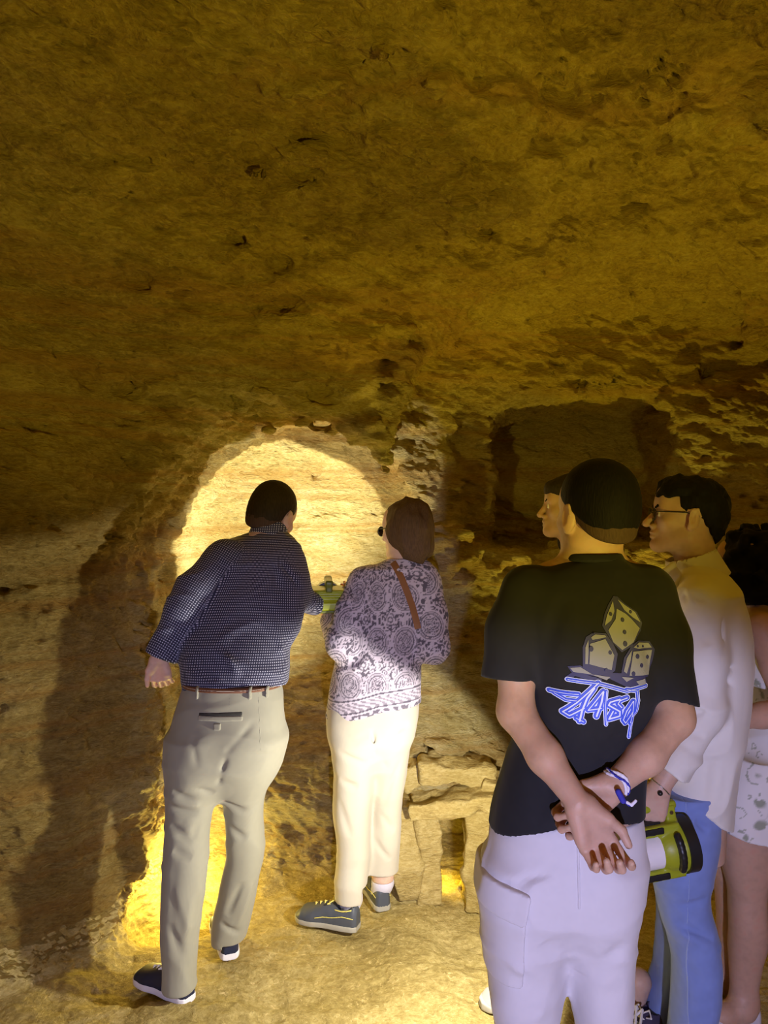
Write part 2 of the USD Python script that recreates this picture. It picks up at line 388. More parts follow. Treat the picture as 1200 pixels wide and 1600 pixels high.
def rock(name, zones, bands=0.0, fleck=.0, bump=1.3):
    """Weathered tuff: blotches, thin slanting strata, pale flecks, millimetre relief. zones: one to three beds of rock (dark, mid, light);
    the second is the ochre bed of the vault, the third the browner rock on the left."""
    nodes = {
        'g': ('geometry', {}), 'sp': ('separate_xyz', {}),
        'mp': ('mapping', {'rotation': (.10, .16, 0), 'scale': (1.0, 1.0, 2.6)}),
        'n1': ('noise_texture', {'scale': 2.1, 'detail': 5, 'roughness': .6, 'distortion': .4}),
        'n2': ('noise_texture', {'scale': 11.0, 'detail': 8, 'roughness': .68, 'distortion': .6}),
        'n3': ('noise_texture', {'scale': 52.0, 'detail': 6, 'roughness': .72}),
        'a1': ('math', {'math_type': 'multiply', 'value2': .42}), 'a2': ('math', {'math_type': 'multiply', 'value2': .38}),
        'a3': ('math', {'math_type': 'multiply_add', 'value2': .62}), 'a4': ('math', {'math_type': 'add'}),
        'bm': ('mapping', {'scale': (.35, .35, 9.0), 'rotation': (0, .03, 0)}), 'bn': ('noise_texture', {'scale': 1.0, 'detail': 3, 'distortion': .5}),
        'br': ('rgb_ramp', {'ramp': [(.50, (0, 0, 0)), (.60, (bands,) * 3), (.66, (0, 0, 0))]}),
        'bx': ('mix', {'color2': (.42, .21, .035)}),
        'fv': ('noise_texture', {'scale': 26.0, 'detail': 7, 'roughness': .75, 'distortion': 2.2}), 'fr': ('rgb_ramp', {'ramp': [(.575, (0, 0, 0)), (.66, (fleck,) * 3)]}),
        'fx': ('mix', {'color2': (.72, .56, .26)}),
        'bh': ('math', {'math_type': 'multiply_add', 'value2': .55}),
        'bu': ('bump', {'strength': bump, 'distance': .030}),
        'p': ('principled_bsdf', {'roughness': .88, 'specular_ior_level': .18})}
    links = [('g.position', 'sp.vector'), ('g.position', 'mp.vector'), ('g.position', 'n1.vector'), ('mp.vector', 'n2.vector'), ('mp.vector', 'n3.vector'), ('g.position', 'bm.vector'), ('bm.vector', 'bn.vector'), ('g.position', 'fv.vector'),
         ('n1.fac', 'a1.value1'), ('n2.fac', 'a2.value1'), ('n3.fac', 'a3.value1'), ('a1.value', 'a3.value3'), ('a3.value', 'a4.value1'), ('a2.value', 'a4.value2'),
         ('bn.fac', 'br.fac'), ('br.color', 'bx.fac'), ('bx.color', 'fx.color1'), ('fv.fac', 'fr.fac'), ('fr.color', 'fx.fac'), ('fx.color', 'p.base_color'),
         ('n3.fac', 'bh.value1'), ('n2.fac', 'bh.value3'), ('bh.value', 'bu.height'), ('bu.normal', 'p.normal')]
    col = None
    for k, (dark, mid, light) in enumerate(zones):
        nodes[f'r{k}'] = ('rgb_ramp', {'ramp': [(.50, dark), (.68, mid), (.83, light)]}); links.append(('a4.value', f'r{k}.fac'))
        if k == 0: col = 'r0.color'; continue
        # uneven border between the beds
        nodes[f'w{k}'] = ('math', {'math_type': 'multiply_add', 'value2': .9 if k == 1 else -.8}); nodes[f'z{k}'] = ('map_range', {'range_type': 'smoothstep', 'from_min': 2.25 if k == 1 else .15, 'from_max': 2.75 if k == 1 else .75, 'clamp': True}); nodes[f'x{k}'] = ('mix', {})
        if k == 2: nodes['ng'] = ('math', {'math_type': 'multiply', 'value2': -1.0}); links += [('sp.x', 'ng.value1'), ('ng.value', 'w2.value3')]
        else: links.append(('sp.z', 'w1.value3'))
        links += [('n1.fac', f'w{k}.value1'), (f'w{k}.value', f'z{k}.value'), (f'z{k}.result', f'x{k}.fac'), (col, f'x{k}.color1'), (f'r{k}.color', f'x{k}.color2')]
        col = f'x{k}.color'
    links.append((col, 'bx.color1'))
    return mat(name, nodes, links)

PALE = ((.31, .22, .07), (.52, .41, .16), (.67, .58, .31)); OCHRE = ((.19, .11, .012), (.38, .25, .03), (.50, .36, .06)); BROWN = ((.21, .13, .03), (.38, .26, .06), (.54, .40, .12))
M_CEIL = rock('ochre_tuff', (OCHRE,), .25)
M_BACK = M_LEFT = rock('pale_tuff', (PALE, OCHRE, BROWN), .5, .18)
M_CEIL = M_BACK
M_FLOOR = rock('floor_tuff', (((.20, .14, .04), (.33, .25, .08), (.48, .38, .15)),), 0, .7, .6)
M_SLAB = rock('slab_stone', (((.24, .16, .05), (.38, .28, .09), (.50, .39, .16)),), 0, .25, .7)

def build_cave():
    s = cave_sdf()
    V, F = s.mesh(.019, lo=(-2.7, 1.0, -.26), hi=(2.3, 4.0, 2.95))
    F = F[:, ::-1]
    c = V[F].mean(1)
    m = trimesh.Trimesh(V, F, process=False)
    V, F = trimesh.remesh.subdivide(V, F)
    m = trimesh.Trimesh(V, F, process=False); N = m.vertex_normals
    # fine relief: slanting strata, crumbly grain, pores; the trodden floor is smoother
    up = sstep(N[:, 2], .75, .95) * (V[:, 2] < .25)
    Q = V @ np.array([[.97, .0, .25], [0, 1, 0], [-.25, 0, .97]])
    st = lnoise(Q * [.55, .8, 1.7], 19, 0) * .008 + lnoise(Q * [.6, .9, 1.6], 43, 1) * .0065 + lnoise(Q * [.7, .9, 1.4], 85, 2) * .0055
    st = st - np.abs(lnoise(Q * [.6, .9, 1.7], 15, 1)) * .024 - np.abs(lnoise(Q * [.6, .9, 1.5], 34, 2)) * .017 - np.abs(lnoise(Q * [.7, .9, 1.4], 62, 3)) * .009 + .012
    pore = np.maximum(lnoise(Q * [.8, .8, 1.3], 13, 3) - .72, 0) * .05 + np.maximum(lnoise(Q, 33, 0) - .58, 0) * .035
    V = V + N * ((st - pore) * (1 - .62 * up))[:, None]
    from scipy.spatial import cKDTree
    T = cKDTree(V); rng = np.random.default_rng(11); D = np.zeros(len(V))
    pits = list(PITS)
    top = np.flatnonzero((V[:, 2] > .9) & (N[:, 2] < .2)); pick = rng.choice(top, 620, replace=False)
    for i in pick:
        r = .008 + .020 * rng.random()**2.6; pits.append((*V[i], r, r * (1.0 + .9 * rng.random())))
    for i in rng.choice(top, 26, replace=False): pits.append((*V[i], .018 + .02 * rng.random(), .02 + .02 * rng.random()))
    for x, y, z, r, dep in pits:
        _, i = T.query((x, y, z)); c0 = V[i]; j = np.array(T.query_ball_point(c0, 2.2 * r)); q = V[j] - c0
        q = q * [.8, 1, 1.25]; d = np.linalg.norm(q, axis=1) / r * (1 + .7 * lnoise(V[j], 38, 3) + .35 * lnoise(V[j], 90, 0))
        D[j] = np.maximum(D[j], dep * sstep(-d, -1.3, -.05))
    V = V - N * D[:, None]
    c = V[F].mean(1); fn = np.cross(V[F[:, 1]] - V[F[:, 0]], V[F[:, 2]] - V[F[:, 0]]); fn /= np.linalg.norm(fn, axis=1, keepdims=True) + 1e-12
    w = .05 * lnoise(c, 3, 1)
    is_floor = (c[:, 2] < .13) & ((fn[:, 2] > .25) | (c[:, 2] < .03))
    front = np.interp(c[:, 0], PT, PTY)
    is_ceil = ~is_floor & (c[:, 2] + w > np.where(c[:, 0] < -.9, 1.95, 2.18)) & (c[:, 1] < front + .12)
    is_left = ~is_floor & ~is_ceil & (c[:, 0] + w < -.93) & (c[:, 1] < front + .3)
    is_right = ~is_floor & ~is_ceil & (c[:, 0] > 1.62)
    is_back = ~(is_floor | is_ceil | is_left | is_right)
    walls = {}
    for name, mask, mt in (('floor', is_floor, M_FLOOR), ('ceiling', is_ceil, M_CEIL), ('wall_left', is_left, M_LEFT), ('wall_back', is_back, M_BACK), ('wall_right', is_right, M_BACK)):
        f = F[mask]; u, inv = np.unique(f, return_inverse=True)
        if name == 'wall_back':
            x = thing('wall_back', (0, 0, 0), None, None, kind='structure'); walls[name] = x
            obj('rock_face', (V[u], inv.reshape(-1, 3)), mt, x)
        else:
            walls[name] = tag(obj(name, (V[u], inv.reshape(-1, 3)), mt), kind='structure')
    # the rest of the cavity, behind the camera
    V, F = s.mesh(.06, lo=(-2.95, -2.9, -.15), hi=(2.6, 1.03, 3.0))
    F = F[:, ::-1]; F = F[V[F].mean(1)[:, 1] < 1.02]
    u, inv = np.unique(F, return_inverse=True); V, F = V[u], inv.reshape(-1, 3)
    tag(obj('wall_front', (V, F), M_CEIL), kind='structure')
    return walls
WALLS = build_cave()

# ---- the little tomb doorway: jambs, lintel and packing stones
def stone(cx, cy, cz, hx, hy, hz, seed, turn=0.0, tilt=0.0, rad=.010, h=.006, amp=.006):
    ca, sa, ct, st_ = math.cos(turn), math.sin(turn), math.cos(tilt), math.sin(tilt)
    R = np.array([[ct, 0, st_], [0, 1, 0], [-st_, 0, ct]]) @ np.array([[ca, sa, 0], [-sa, ca, 0], [0, 0, 1]])
    s = Solid().add(box((cx, cy, cz), (hx, hy, hz), R, rad), k=0)
    s.warp(lambda X, Y, Z: amp * LAT[seed % 4](grid_pts(X, Y, Z) + seed, 7, 1) + amp * .35 * LAT[(seed + 1) % 4](grid_pts(X, Y, Z) + seed, 24, 1) + amp * .3 * lnoise(grid_pts(X, Y, Z) + seed, 60, 1))
    return s.mesh(h, B=12)
WB = WALLS['wall_back']
obj('jamb_stone', stone(.165, 3.10, .19, .045, .10, .20, 3, .25, .03), M_SLAB, WB)
obj('jamb_stone', stone(.385, 3.06, .19, .048, .11, .21, 8, -.12, -.03), M_SLAB, WB)
obj('lintel_stone', stone(.285, 3.02, .425, .185, .12, .036, 5, -.05, .12), M_SLAB, WB)
obj('packing_stone', stone(.10, 3.10, .50, .055, .07, .045, 13, .3, .5), M_SLAB, WB)
obj('packing_stone', stone(.30, 3.10, .515, .15, .10, .045, 21, .05, -.06), M_SLAB, WB)
obj('packing_stone', stone(.47, 3.02, .465, .065, .08, .05, 17, -.3, -.2), M_SLAB, WB)
obj('packing_stone', stone(.075, 3.08, .20, .05, .09, .20, 26, .2, .05), M_SLAB, WB)

# ---- floor lamps: short metal cans with a glowing glass on top, sunk by the rock
def floor_lamp(c, label, tilt, r=.035):
    P = thing('floor_lamp', c, label, 'lamp'); a = unit(tilt); t = trimesh.geometry.align_vectors([0, 0, 1], a); c = np.array(c, float)
    obj('housing', trimesh.creation.annulus(r * .86, r, .05, sections=32, transform=t).apply_translation(c), plain('lamp_metal', (.05, .05, .05), .5), P, smooth=30)
    obj('glass', trimesh.creation.cylinder(r * .86, .010, sections=32, transform=t).apply_translation(c + a * .016), mat('glowing_glass', {'e': ('emission', {'color': (1, .80, .22), 'strength': 60.0})}, surface='e.emission'), P, smooth=30)
def unit(v): v = np.array(v, float); return v / np.linalg.norm(v)
floor_lamp((-.80, 3.06, .03), 'glowing yellow floor lamp in the hollow beside the khaki trouser leg', (-.1, .35, 1))
floor_lamp((.190, 3.16, .02), 'glowing yellow lamp at the foot of the little stone doorway', (.5, -.5, .8), .016)
# ---------------------------------------------------------------- figure building
def unit(v): v = np.array(v, float); return v / np.linalg.norm(v)
class Frame:
    """Local x right, y forward, z up; yaw 0 looks away from the camera (+y), -90 to the left."""
    def __init__(s, o, yaw=0, pitch=0, roll=0, scale=1.0):
        s.o = np.array(o, float); s.k = scale
        a, b, c = np.radians([yaw, pitch, roll])
        Rz = np.array([[math.cos(a), math.sin(a), 0], [-math.sin(a), math.cos(a), 0], [0, 0, 1]])
        Rx = np.array([[1, 0, 0], [0, math.cos(b), -math.sin(b)], [0, math.sin(b), math.cos(b)]])
        Ry = np.array([[math.cos(c), 0, math.sin(c)], [0, 1, 0], [-math.sin(c), 0, math.cos(c)]])
        s.M = Rz @ Rx @ Ry                       # columns: local axes in the world
    def p(s, x, y, z): return s.o + s.M @ (np.array([x, y, z]) * s.k)
    def d(s, x, y, z): return s.M @ np.array([x, y, z], float)
    def ell(s, c, r, tilt=None):
        L = s.M.T if tilt is None else np.array(tilt) @ s.M.T
        return ell(s.p(*c), np.array(r) * s.k, L)
    def cone(s, a, b, ra, rb=None): return cone(s.p(*a), s.p(*b), ra * s.k, (ra if rb is None else rb) * s.k)
    def box(s, c, h, rad=0.0, tilt=None):
        L = s.M.T if tilt is None else np.array(tilt) @ s.M.T
        return box(s.p(*c), np.array(h) * s.k, L, rad * s.k)
    def loc(s, X, Y, Z):
        x, y, z = X - s.o[0], Y - s.o[1], Z - s.o[2]; M = s.M
        return tuple((M[0, i] * x + M[1, i] * y + M[2, i] * z) / s.k for i in range(3))

def head(S, f, ears=True, nose=1.0, jaw=1.0, jw=1.0):
    """A head about 0.23 m high with a face; f's origin lies between the eyes' level inside the skull."""
    S.add(f.ell((0, -.012, .032), (.074, .094, .084)), k=0)
    S.add(f.ell((0, .030, -.020), (.062 * jw, .054, .088)), k=.03)
    S.add(f.cone((-.040 * jw, -.002, -.062), (-.014, .062, -.094 * jaw), .022, .020), f.cone((.040 * jw, -.002, -.062), (.014, .062, -.094 * jaw), .022, .020), k=.025)
    S.add(f.ell((0, .074, -.098 * jaw), (.020, .018, .017)), k=.018)
    S.add(f.cone((-.036, .068, .022), (.036, .068, .022), .014), k=.018)           # brow
    S.add(f.ell((0, .060, .050), (.052, .026, .042)), k=.02)
    S.add(f.ell((-.043, .058, -.022), (.018, .018, .016)), f.ell((.043, .058, -.022), (.018, .018, .016)), k=.02)   # cheeks
    for q in (-1, 1): S.sub(f.ell((q * .033, .094, .000), (.018, .013, .0125)), k=.014)
    for q in (-1, 1): S.add(f.ell((q * .032, .071, .000), (.0145, .0125, .0125)), k=.003)
    S.add(f.cone((0, .083, .008), (0, .083 + .024 * nose, -.032), .0075, .0105), k=.010)
    S.add(f.ell((0, .082 + .024 * nose, -.036), (.011, .010, .0085)), k=.006)
    for q in (-1, 1): S.add(f.ell((q * .012, .089, -.039), (.008, .011, .0075)), k=.006)
    S.add(f.ell((0, .080, -.058), (.024, .014, .014)), k=.012)
    S.add(f.ell((0, .0895, -.0605), (.021, .009, .0055)), f.ell((0, .0875, -.0725), (.018, .009, .0065)), k=.004)
    S.sub(f.cone((-.020, .0985, -.0662), (.020, .0985, -.0662), .0032), k=.004)
    if ears:
        for q in (-1, 1):
            T = np.array([[math.cos(.5), -q * math.sin(.5), 0], [q * math.sin(.5), math.cos(.5), 0], [0, 0, 1]])
            S.add(f.ell((q * .078, -.012, -.006), (.0085, .019, .032), T), f.ell((q * .075, -.004, -.032), (.007, .010, .012), T), k=.006)
            S.sub(f.ell((q * .088, -.006, -.004), (.006, .010, .019), T), k=.006)
            S.add(f.cone((q * .076, .004, .016), (q * .082, -.020, .022), .004, .0035), f.cone((q * .082, -.020, .022), (q * .083, -.030, .0), .0035, .0035), k=.004)
    return S

def eyes(f, parent, iris=None):
    for q in (-1, 1):
        m = trimesh.creation.icosphere(3, .0118 * f.k); n = m.vertices / np.linalg.norm(m.vertices, axis=1, keepdims=True)
        g = unit(f.d(0, 1, 0)); c = n @ g
        col = np.where(c[:, None] > .975, (.01, .008, .006), np.where(c[:, None] > .90, (.06, .035, .02), (.75, .72, .68)))
        obj('eye', (m.vertices + f.p(q * .032, .0735, .0), m.faces), M_EYE, parent, colors=col)
def brows(f, parent, mt, th=1.0):
    for q in (-1, 1):
        S = Solid().add(f.cone((q * .016, .0885, .019), (q * .034, .086, .025), .0032 * th, .0032 * th), f.cone((q * .034, .086, .025), (q * .050, .073, .020), .0032 * th, .0018 * th), k=.002)
        obj('eyebrow', S.mesh(.0016 if f.k else .002, pad=.006, B=8), mt, parent)

def hand(S, W, dr, nrm, side, curl=(25, 30, 20), curls=None, spread=6, s=1.0, thumb=((.35, .75, .35), (.75, .45, .5)), kp=.012):
    """Palm and five fingers: W wrist, dr towards the knuckles, nrm where the palm faces, side where the thumb is."""
    d = unit(dr); n = np.array(nrm, float); n = unit(n - d * (n @ d)); t = np.array(side, float); t = unit(t - d * (t @ d) - n * (t @ n))
    P = lambda a, b, c=0.: np.array(W) + (d * a + t * b + n * c) * s
    kn = [(.088, .029), (.092, .009), (.088, -.011), (.080, -.029)]
    for a, b in kn: S.add(cone(P(.004, b * .55), P(a, b), .0155 * s, .0105 * s), k=kp)
    S.add(cone(P(.02, -.018, .004), P(.06, -.026, .004), .013 * s, .012 * s), k=kp)
    S.add(cone(P(.014, .016, .004), P(.044, .036, .010), .017 * s, .0135 * s), k=kp)
    ln = [(.043, .025, .020), (.047, .029, .021), (.043, .027, .020), (.034, .020, .018)]
    for i, ((a, b), L) in enumerate(zip(kn, ln)):
        c = curl if curls is None else curls[i]; p = P(a, b); ang = 0; r = (.0095, .0088, .0080, .0068) if i < 3 else (.0085, .0076, .0068, .0058)
        sp = math.radians(spread * (1.4 - i)); base = d * math.cos(sp) + t * math.sin(sp)
        for j in range(3):
            ang += math.radians(c[j]); q = p + (base * math.cos(ang) + n * math.sin(ang)) * L[j] * s
            S.add(cone(p, q, r[j] * s, r[j + 1] * s), k=.004); p = q
    p = P(.044, .036, .010)
    for (a, b, c), L, r0, r1 in zip(thumb, (.034, .028), (.0115, .0098), (.0098, .0078)):
        q = p + unit(d * a + t * b + n * c) * L * s; S.add(cone(p, q, r0 * s, r1 * s), k=.004); p = q
    return S

def clip(prim, p, n):
    """Keeps the part of prim on the side of the plane that n points away from."""
    p, n = np.array(p, float), unit(n)
    def f(X, Y, Z): return smax(prim[2](X, Y, Z), (X - p[0]) * n[0] + (Y - p[1]) * n[1] + (Z - p[2]) * n[2], .004)
    return (prim[0], prim[1], f)

def segd(a, b):
    a, b = np.array(a, float), np.array(b, float); d = b - a; L2 = d @ d
    def f(X, Y, Z):
        t = np.clip(((X - a[0]) * d[0] + (Y - a[1]) * d[1] + (Z - a[2]) * d[2]) / L2, 0, 1)
        return (X - a[0] - t * d[0])**2 + (Y - a[1] - t * d[1])**2 + (Z - a[2] - t * d[2])**2, t
    return f
def folds(S, segs, lo=None, hi=None):
    """segs: (a, b, width, amp): a crease (amp > 0) or ridge (amp < 0) fading out at its ends."""
    for a, b, w, amp in segs:
        g = segd(a, b); m = 3 * w
        def f(X, Y, Z, g=g, w=w, amp=amp):
            d2, t = g(X, Y, Z); return 1.3 * amp * np.exp(-d2 / w**2) * np.sin(math.pi * t)**.7
        S.warp(f, (np.minimum(a, b) - m, np.maximum(a, b) + m))
    return S
def wrinkle(S, amp, freq=(7, 7, 12), seed=0, amp2=.0, z=None):
    def f(X, Y, Z):
        P = grid_pts(X, Y, Z) * (np.array(freq) / 10.0)
        n = LAT[seed % 4](P + seed, 10, 2) * amp
        r = 1 - np.abs(LAT[(seed + 1) % 4](P + 3 * seed, 14, 2)) * 2
        n = n - amp2 * np.maximum(r, -.2)
        return n if z is None else n * np.broadcast_to(z(Z), n.shape)
    S.warp(f); return S

def prow(rows, n=2.3):
    """Loft from rows (pixel row, left, right, half depth, depth of the middle)."""
    out = []
    for py, xl, xr, ry, cy in rows:
        a, b = at(xl, py, cy), at(xr, py, cy); out.append((a[2], (a[0] + b[0]) / 2, cy, (b[0] - a[0]) / 2, ry))
    return loft(out, n)

def shoe(parent, heel, toe, w=.098, h=.075, collar=.105, mats=None, sole_h=.028, lab=None, laces=True, low=False, heel_patch=None, piping=None, name='shoe'):
    """heel, toe: ground points. A shoe along that line: upper, sole, laces as children one level down."""
    heel, toe = np.array(heel, float), np.array(toe, float); L = np.linalg.norm((toe - heel)[:2]); e = unit(toe - heel); u = np.cross([0, 0, 1.0], e); u = unit(u)   # u: left
    R = np.array([u, np.cross(e, u), e]); up = np.cross(e, u)
    wv = w / .098
    W = lambda t: np.interp(t, [0, .06, .25, .5, .72, .88, .97, 1], np.array([.022, .032, .036, .036, .048, .044, .028, .012]) * wv)
    rows_s = [(t * L, .004 * math.sin(3 * t) * 0, sole_h / 2, W(t) + .003, sole_h / 2) for t in np.linspace(0, 1, 14)]
    S = Solid().add(loft(rows_s, 5, R, heel), k=0)
    sole = S.mesh(.0035, pad=.01, B=12)
    H = lambda t: np.interp(t, [0, .05, .18, .35, .5, .7, .88, 1], [collar * .8, collar, collar * .93, collar * .88, h * 1.0, h * .78, h * .62, h * .25])
    rows_u = [(t * L, 0, sole_h * .5 + (H(t) - sole_h * .5) * .28, W(t) * (.97 if t < .4 else 1), (H(t) - sole_h * .5) * .72) for t in np.linspace(.0, .985, 18)]
    U = Solid().add(loft(rows_u, 2.4, R, heel), k=0)
    pl = heel + up * sole_h * .6
    U.cut(lambda X, Y, Z: -((X - pl[0]) * up[0] + (Y - pl[1]) * up[1] + (Z - pl[2]) * up[2]))
    fr = lambda t, s_, z: heel + e * t * L + u * s_ + up * z
    if not low: U.sub(ell(fr(.20, 0, collar * 1.0), (W(.2) * .78, .035 * L / .26, .045), np.array([u, e, up])), k=.006)
    else: U.sub(ell(fr(.28, 0, h * 1.15), (W(.2) * .84, .30 * L, h * .78), np.array([u, e, up])), k=.006)
    mu, ms, ml = mats
    o = obj(name, U.mesh(.0035, pad=.01, B=12), mu, parent, label=lab)
    obj('sole', sole, ms, o)
    if laces:
        for i in range(4):
            t = .42 + .075 * i; z = H(t) + .001
            S = Solid().add(cone(fr(t, -.020, z - .012), fr(t + .03, 0, z + .0), .0032), cone(fr(t + .03, 0, z), fr(t, .020, z - .012), .0032), k=.003)
            obj('lace', S.mesh(.0025, pad=.006, B=8), ml, o)
        S = Solid()
        for q in (-1, 1):
            pts = [fr(.40, 0, H(.40) + .004), fr(.37, q * .018, H(.40) + .018), fr(.43, q * .034, H(.42) + .010), fr(.42, q * .016, H(.42) + .002)]
            S.add(*[cone(a, b, .0026) for a, b in zip(pts[:-1], pts[1:])], k=.002)
        obj('lace', S.mesh(.0025, pad=.006, B=8), ml, o)
    if piping is not None:
        pp = [fr(.21 + .19 * math.cos(a), W(.2) * .86 * math.sin(a), H(.21 + .19 * math.cos(a)) * (.93 if low else .86)) for a in np.linspace(0, 2 * math.pi, 20)]
        obj('piping', Solid().add(*[cone(a, b, .0028) for a, b in zip(pp[:-1], pp[1:])], k=.001).mesh(.0025, pad=.006, B=8), piping, o)
        for q in (-1, 1):
            pp = [fr(t, q * (W(t) + .001), z) for t, z in ((.04, .055), (.2, .060), (.36, .050), (.5, .046), (.62, .040))]
            obj('piping', Solid().add(*[cone(a, b, .0022) for a, b in zip(pp[:-1], pp[1:])], k=.001).mesh(.0022, pad=.006, B=8), piping, o)
    if heel_patch is not None:
        S = Solid().add(loft([(t * L, 0, collar * .76, W(t) * .97 + .002, collar * .13) for t in np.linspace(-.004, .17, 6)], 3, R, heel), k=0)
        obj('heel_patch', S.mesh(.0035, pad=.01, B=12), heel_patch, o)
    return o, fr

M_EYE = dyed('eyeball', .15, 0)
# ---------------------------------------------------------------- materials of clothes and bodies
SKIN_A = skin('skin_warm', (.55, .36, .27)); SKIN_B = skin('skin_tan', (.50, .31, .22)); SKIN_C = skin('skin_light', (.60, .40, .31))
FADE = hairmat('stubble_fade', (.05, .030, .020), (.10, .06, .04)); HAIR_BLACK = hairmat('black_hair', (.004, .0035, .003), (.012, .010, .008)); HAIR_BROWN = hairmat('brown_hair', (.045, .026, .014), (.13, .075, .035)); HAIR_DARK = hairmat('dark_hair', (.012, .009, .007), (.05, .036, .024))
BLACK_TEE = cloth('black_jersey', (.019, .019, .023), var=.2, sheen=.05)
CREAM_TWILL = cloth('pale_twill', (.62, .60, .64), var=.06); OLIVE_TWILL = cloth('khaki_twill', (.27, .26, .195), var=.08); CREAM_TROUSER = cloth('cream_crepe', (.47, .43, .34), var=.05)
WHITE_SHIRT = cloth('white_cotton', (.74, .72, .68), var=.05); DENIM = cloth('light_denim', (.21, .29, .62), var=.25, scale=30); DENIM_THREAD = plain('denim_thread', (.26, .34, .62), .9)
SEAM_PALE = plain('pale_seam', (.44, .42, .46), .9)
BLUE_INK = plain('blue_print', (.05, .10, .72), .6); LIGHT_INK = plain('light_print', (.62, .68, .95), .6); GREY_INK = plain('grey_print', (.27, .27, .30), .6); NAVY_INK = plain('navy_print', (.035, .035, .13), .6)
NAVY_SHOE = plain('navy_leather', (.012, .016, .04), .5, .4); WHITE_RUBBER = plain('white_rubber', (.66, .64, .66), .6); WHITE_LACE = plain('white_lace', (.70, .68, .68), .9)
TAN_LEATHER = plain('tan_leather', (.22, .095, .035), .5); BLACK_PLASTIC = plain('black_plastic', (.012, .012, .013), .4); STEEL = plain('steel', (.5, .5, .52), .25, .5, metallic=1.0)
WHITE_CORD = plain('white_cord', (.68, .66, .76), .8); BLUE_CORD = plain('blue_cord', (.03, .03, .32), .8)

def overlay(base, off, region, h, pad=.01):
    """A layer of cloth lying on another: the base offset outward by off, kept inside region (a prim)."""
    S = Solid(); S.ops = list(base.ops); S.warp(lambda X, Y, Z: -off)
    S.cut(region[2], .003)
    return S.mesh(h, lo=region[0] - pad, hi=region[1] + pad, B=12)
def inner(rows, shrink=.8):
    return [(py, (xl + xr) / 2 - (xr - xl) / 2 * shrink, (xl + xr) / 2 + (xr - xl) / 2 * shrink, ry * shrink, cy) for py, xl, xr, ry, cy in rows]

def print_on(surf, polys, parent, mt, name, thick=.0012, d=1.50, lift=.0008, h=.006):
    """Flat print: shapely polygons in picture coordinates of the cloth at depth d, laid on the cloth along the view axis."""
    g = polys.simplify(.3)
    k = d / FPX; pts = []
    for p in (g.geoms if hasattr(g, 'geoms') else [g]):
        if p.area < 2: continue
        for ring in (p.exterior, *p.interiors): pts.append([((x - 600) * k, CAM_H - (y - 800) * k) for x, y in ring.coords[:-1]])
    m = m3.CrossSection(pts, m3.FillRule.EvenOdd).extrude(thick).refine_to_length(h).to_mesh()
    v = np.array(m.vert_properties)[:, :3]; f = np.array(m.tri_verts)
    x, z = v[:, 0], v[:, 1]; lo = np.full(len(v), 1.1); hi = np.full(len(v), 1.62)
    for _ in range(16):
        mid = (lo + hi) / 2; ins = surf.eval(x.astype(F32), mid.astype(F32), z.astype(F32)) < 0
        hi = np.where(ins, mid, hi); lo = np.where(ins, lo, mid)
    V = np.stack([x, hi - lift - v[:, 2], z], 1)
    obj(name, (V, f), mt, parent, smooth=False)

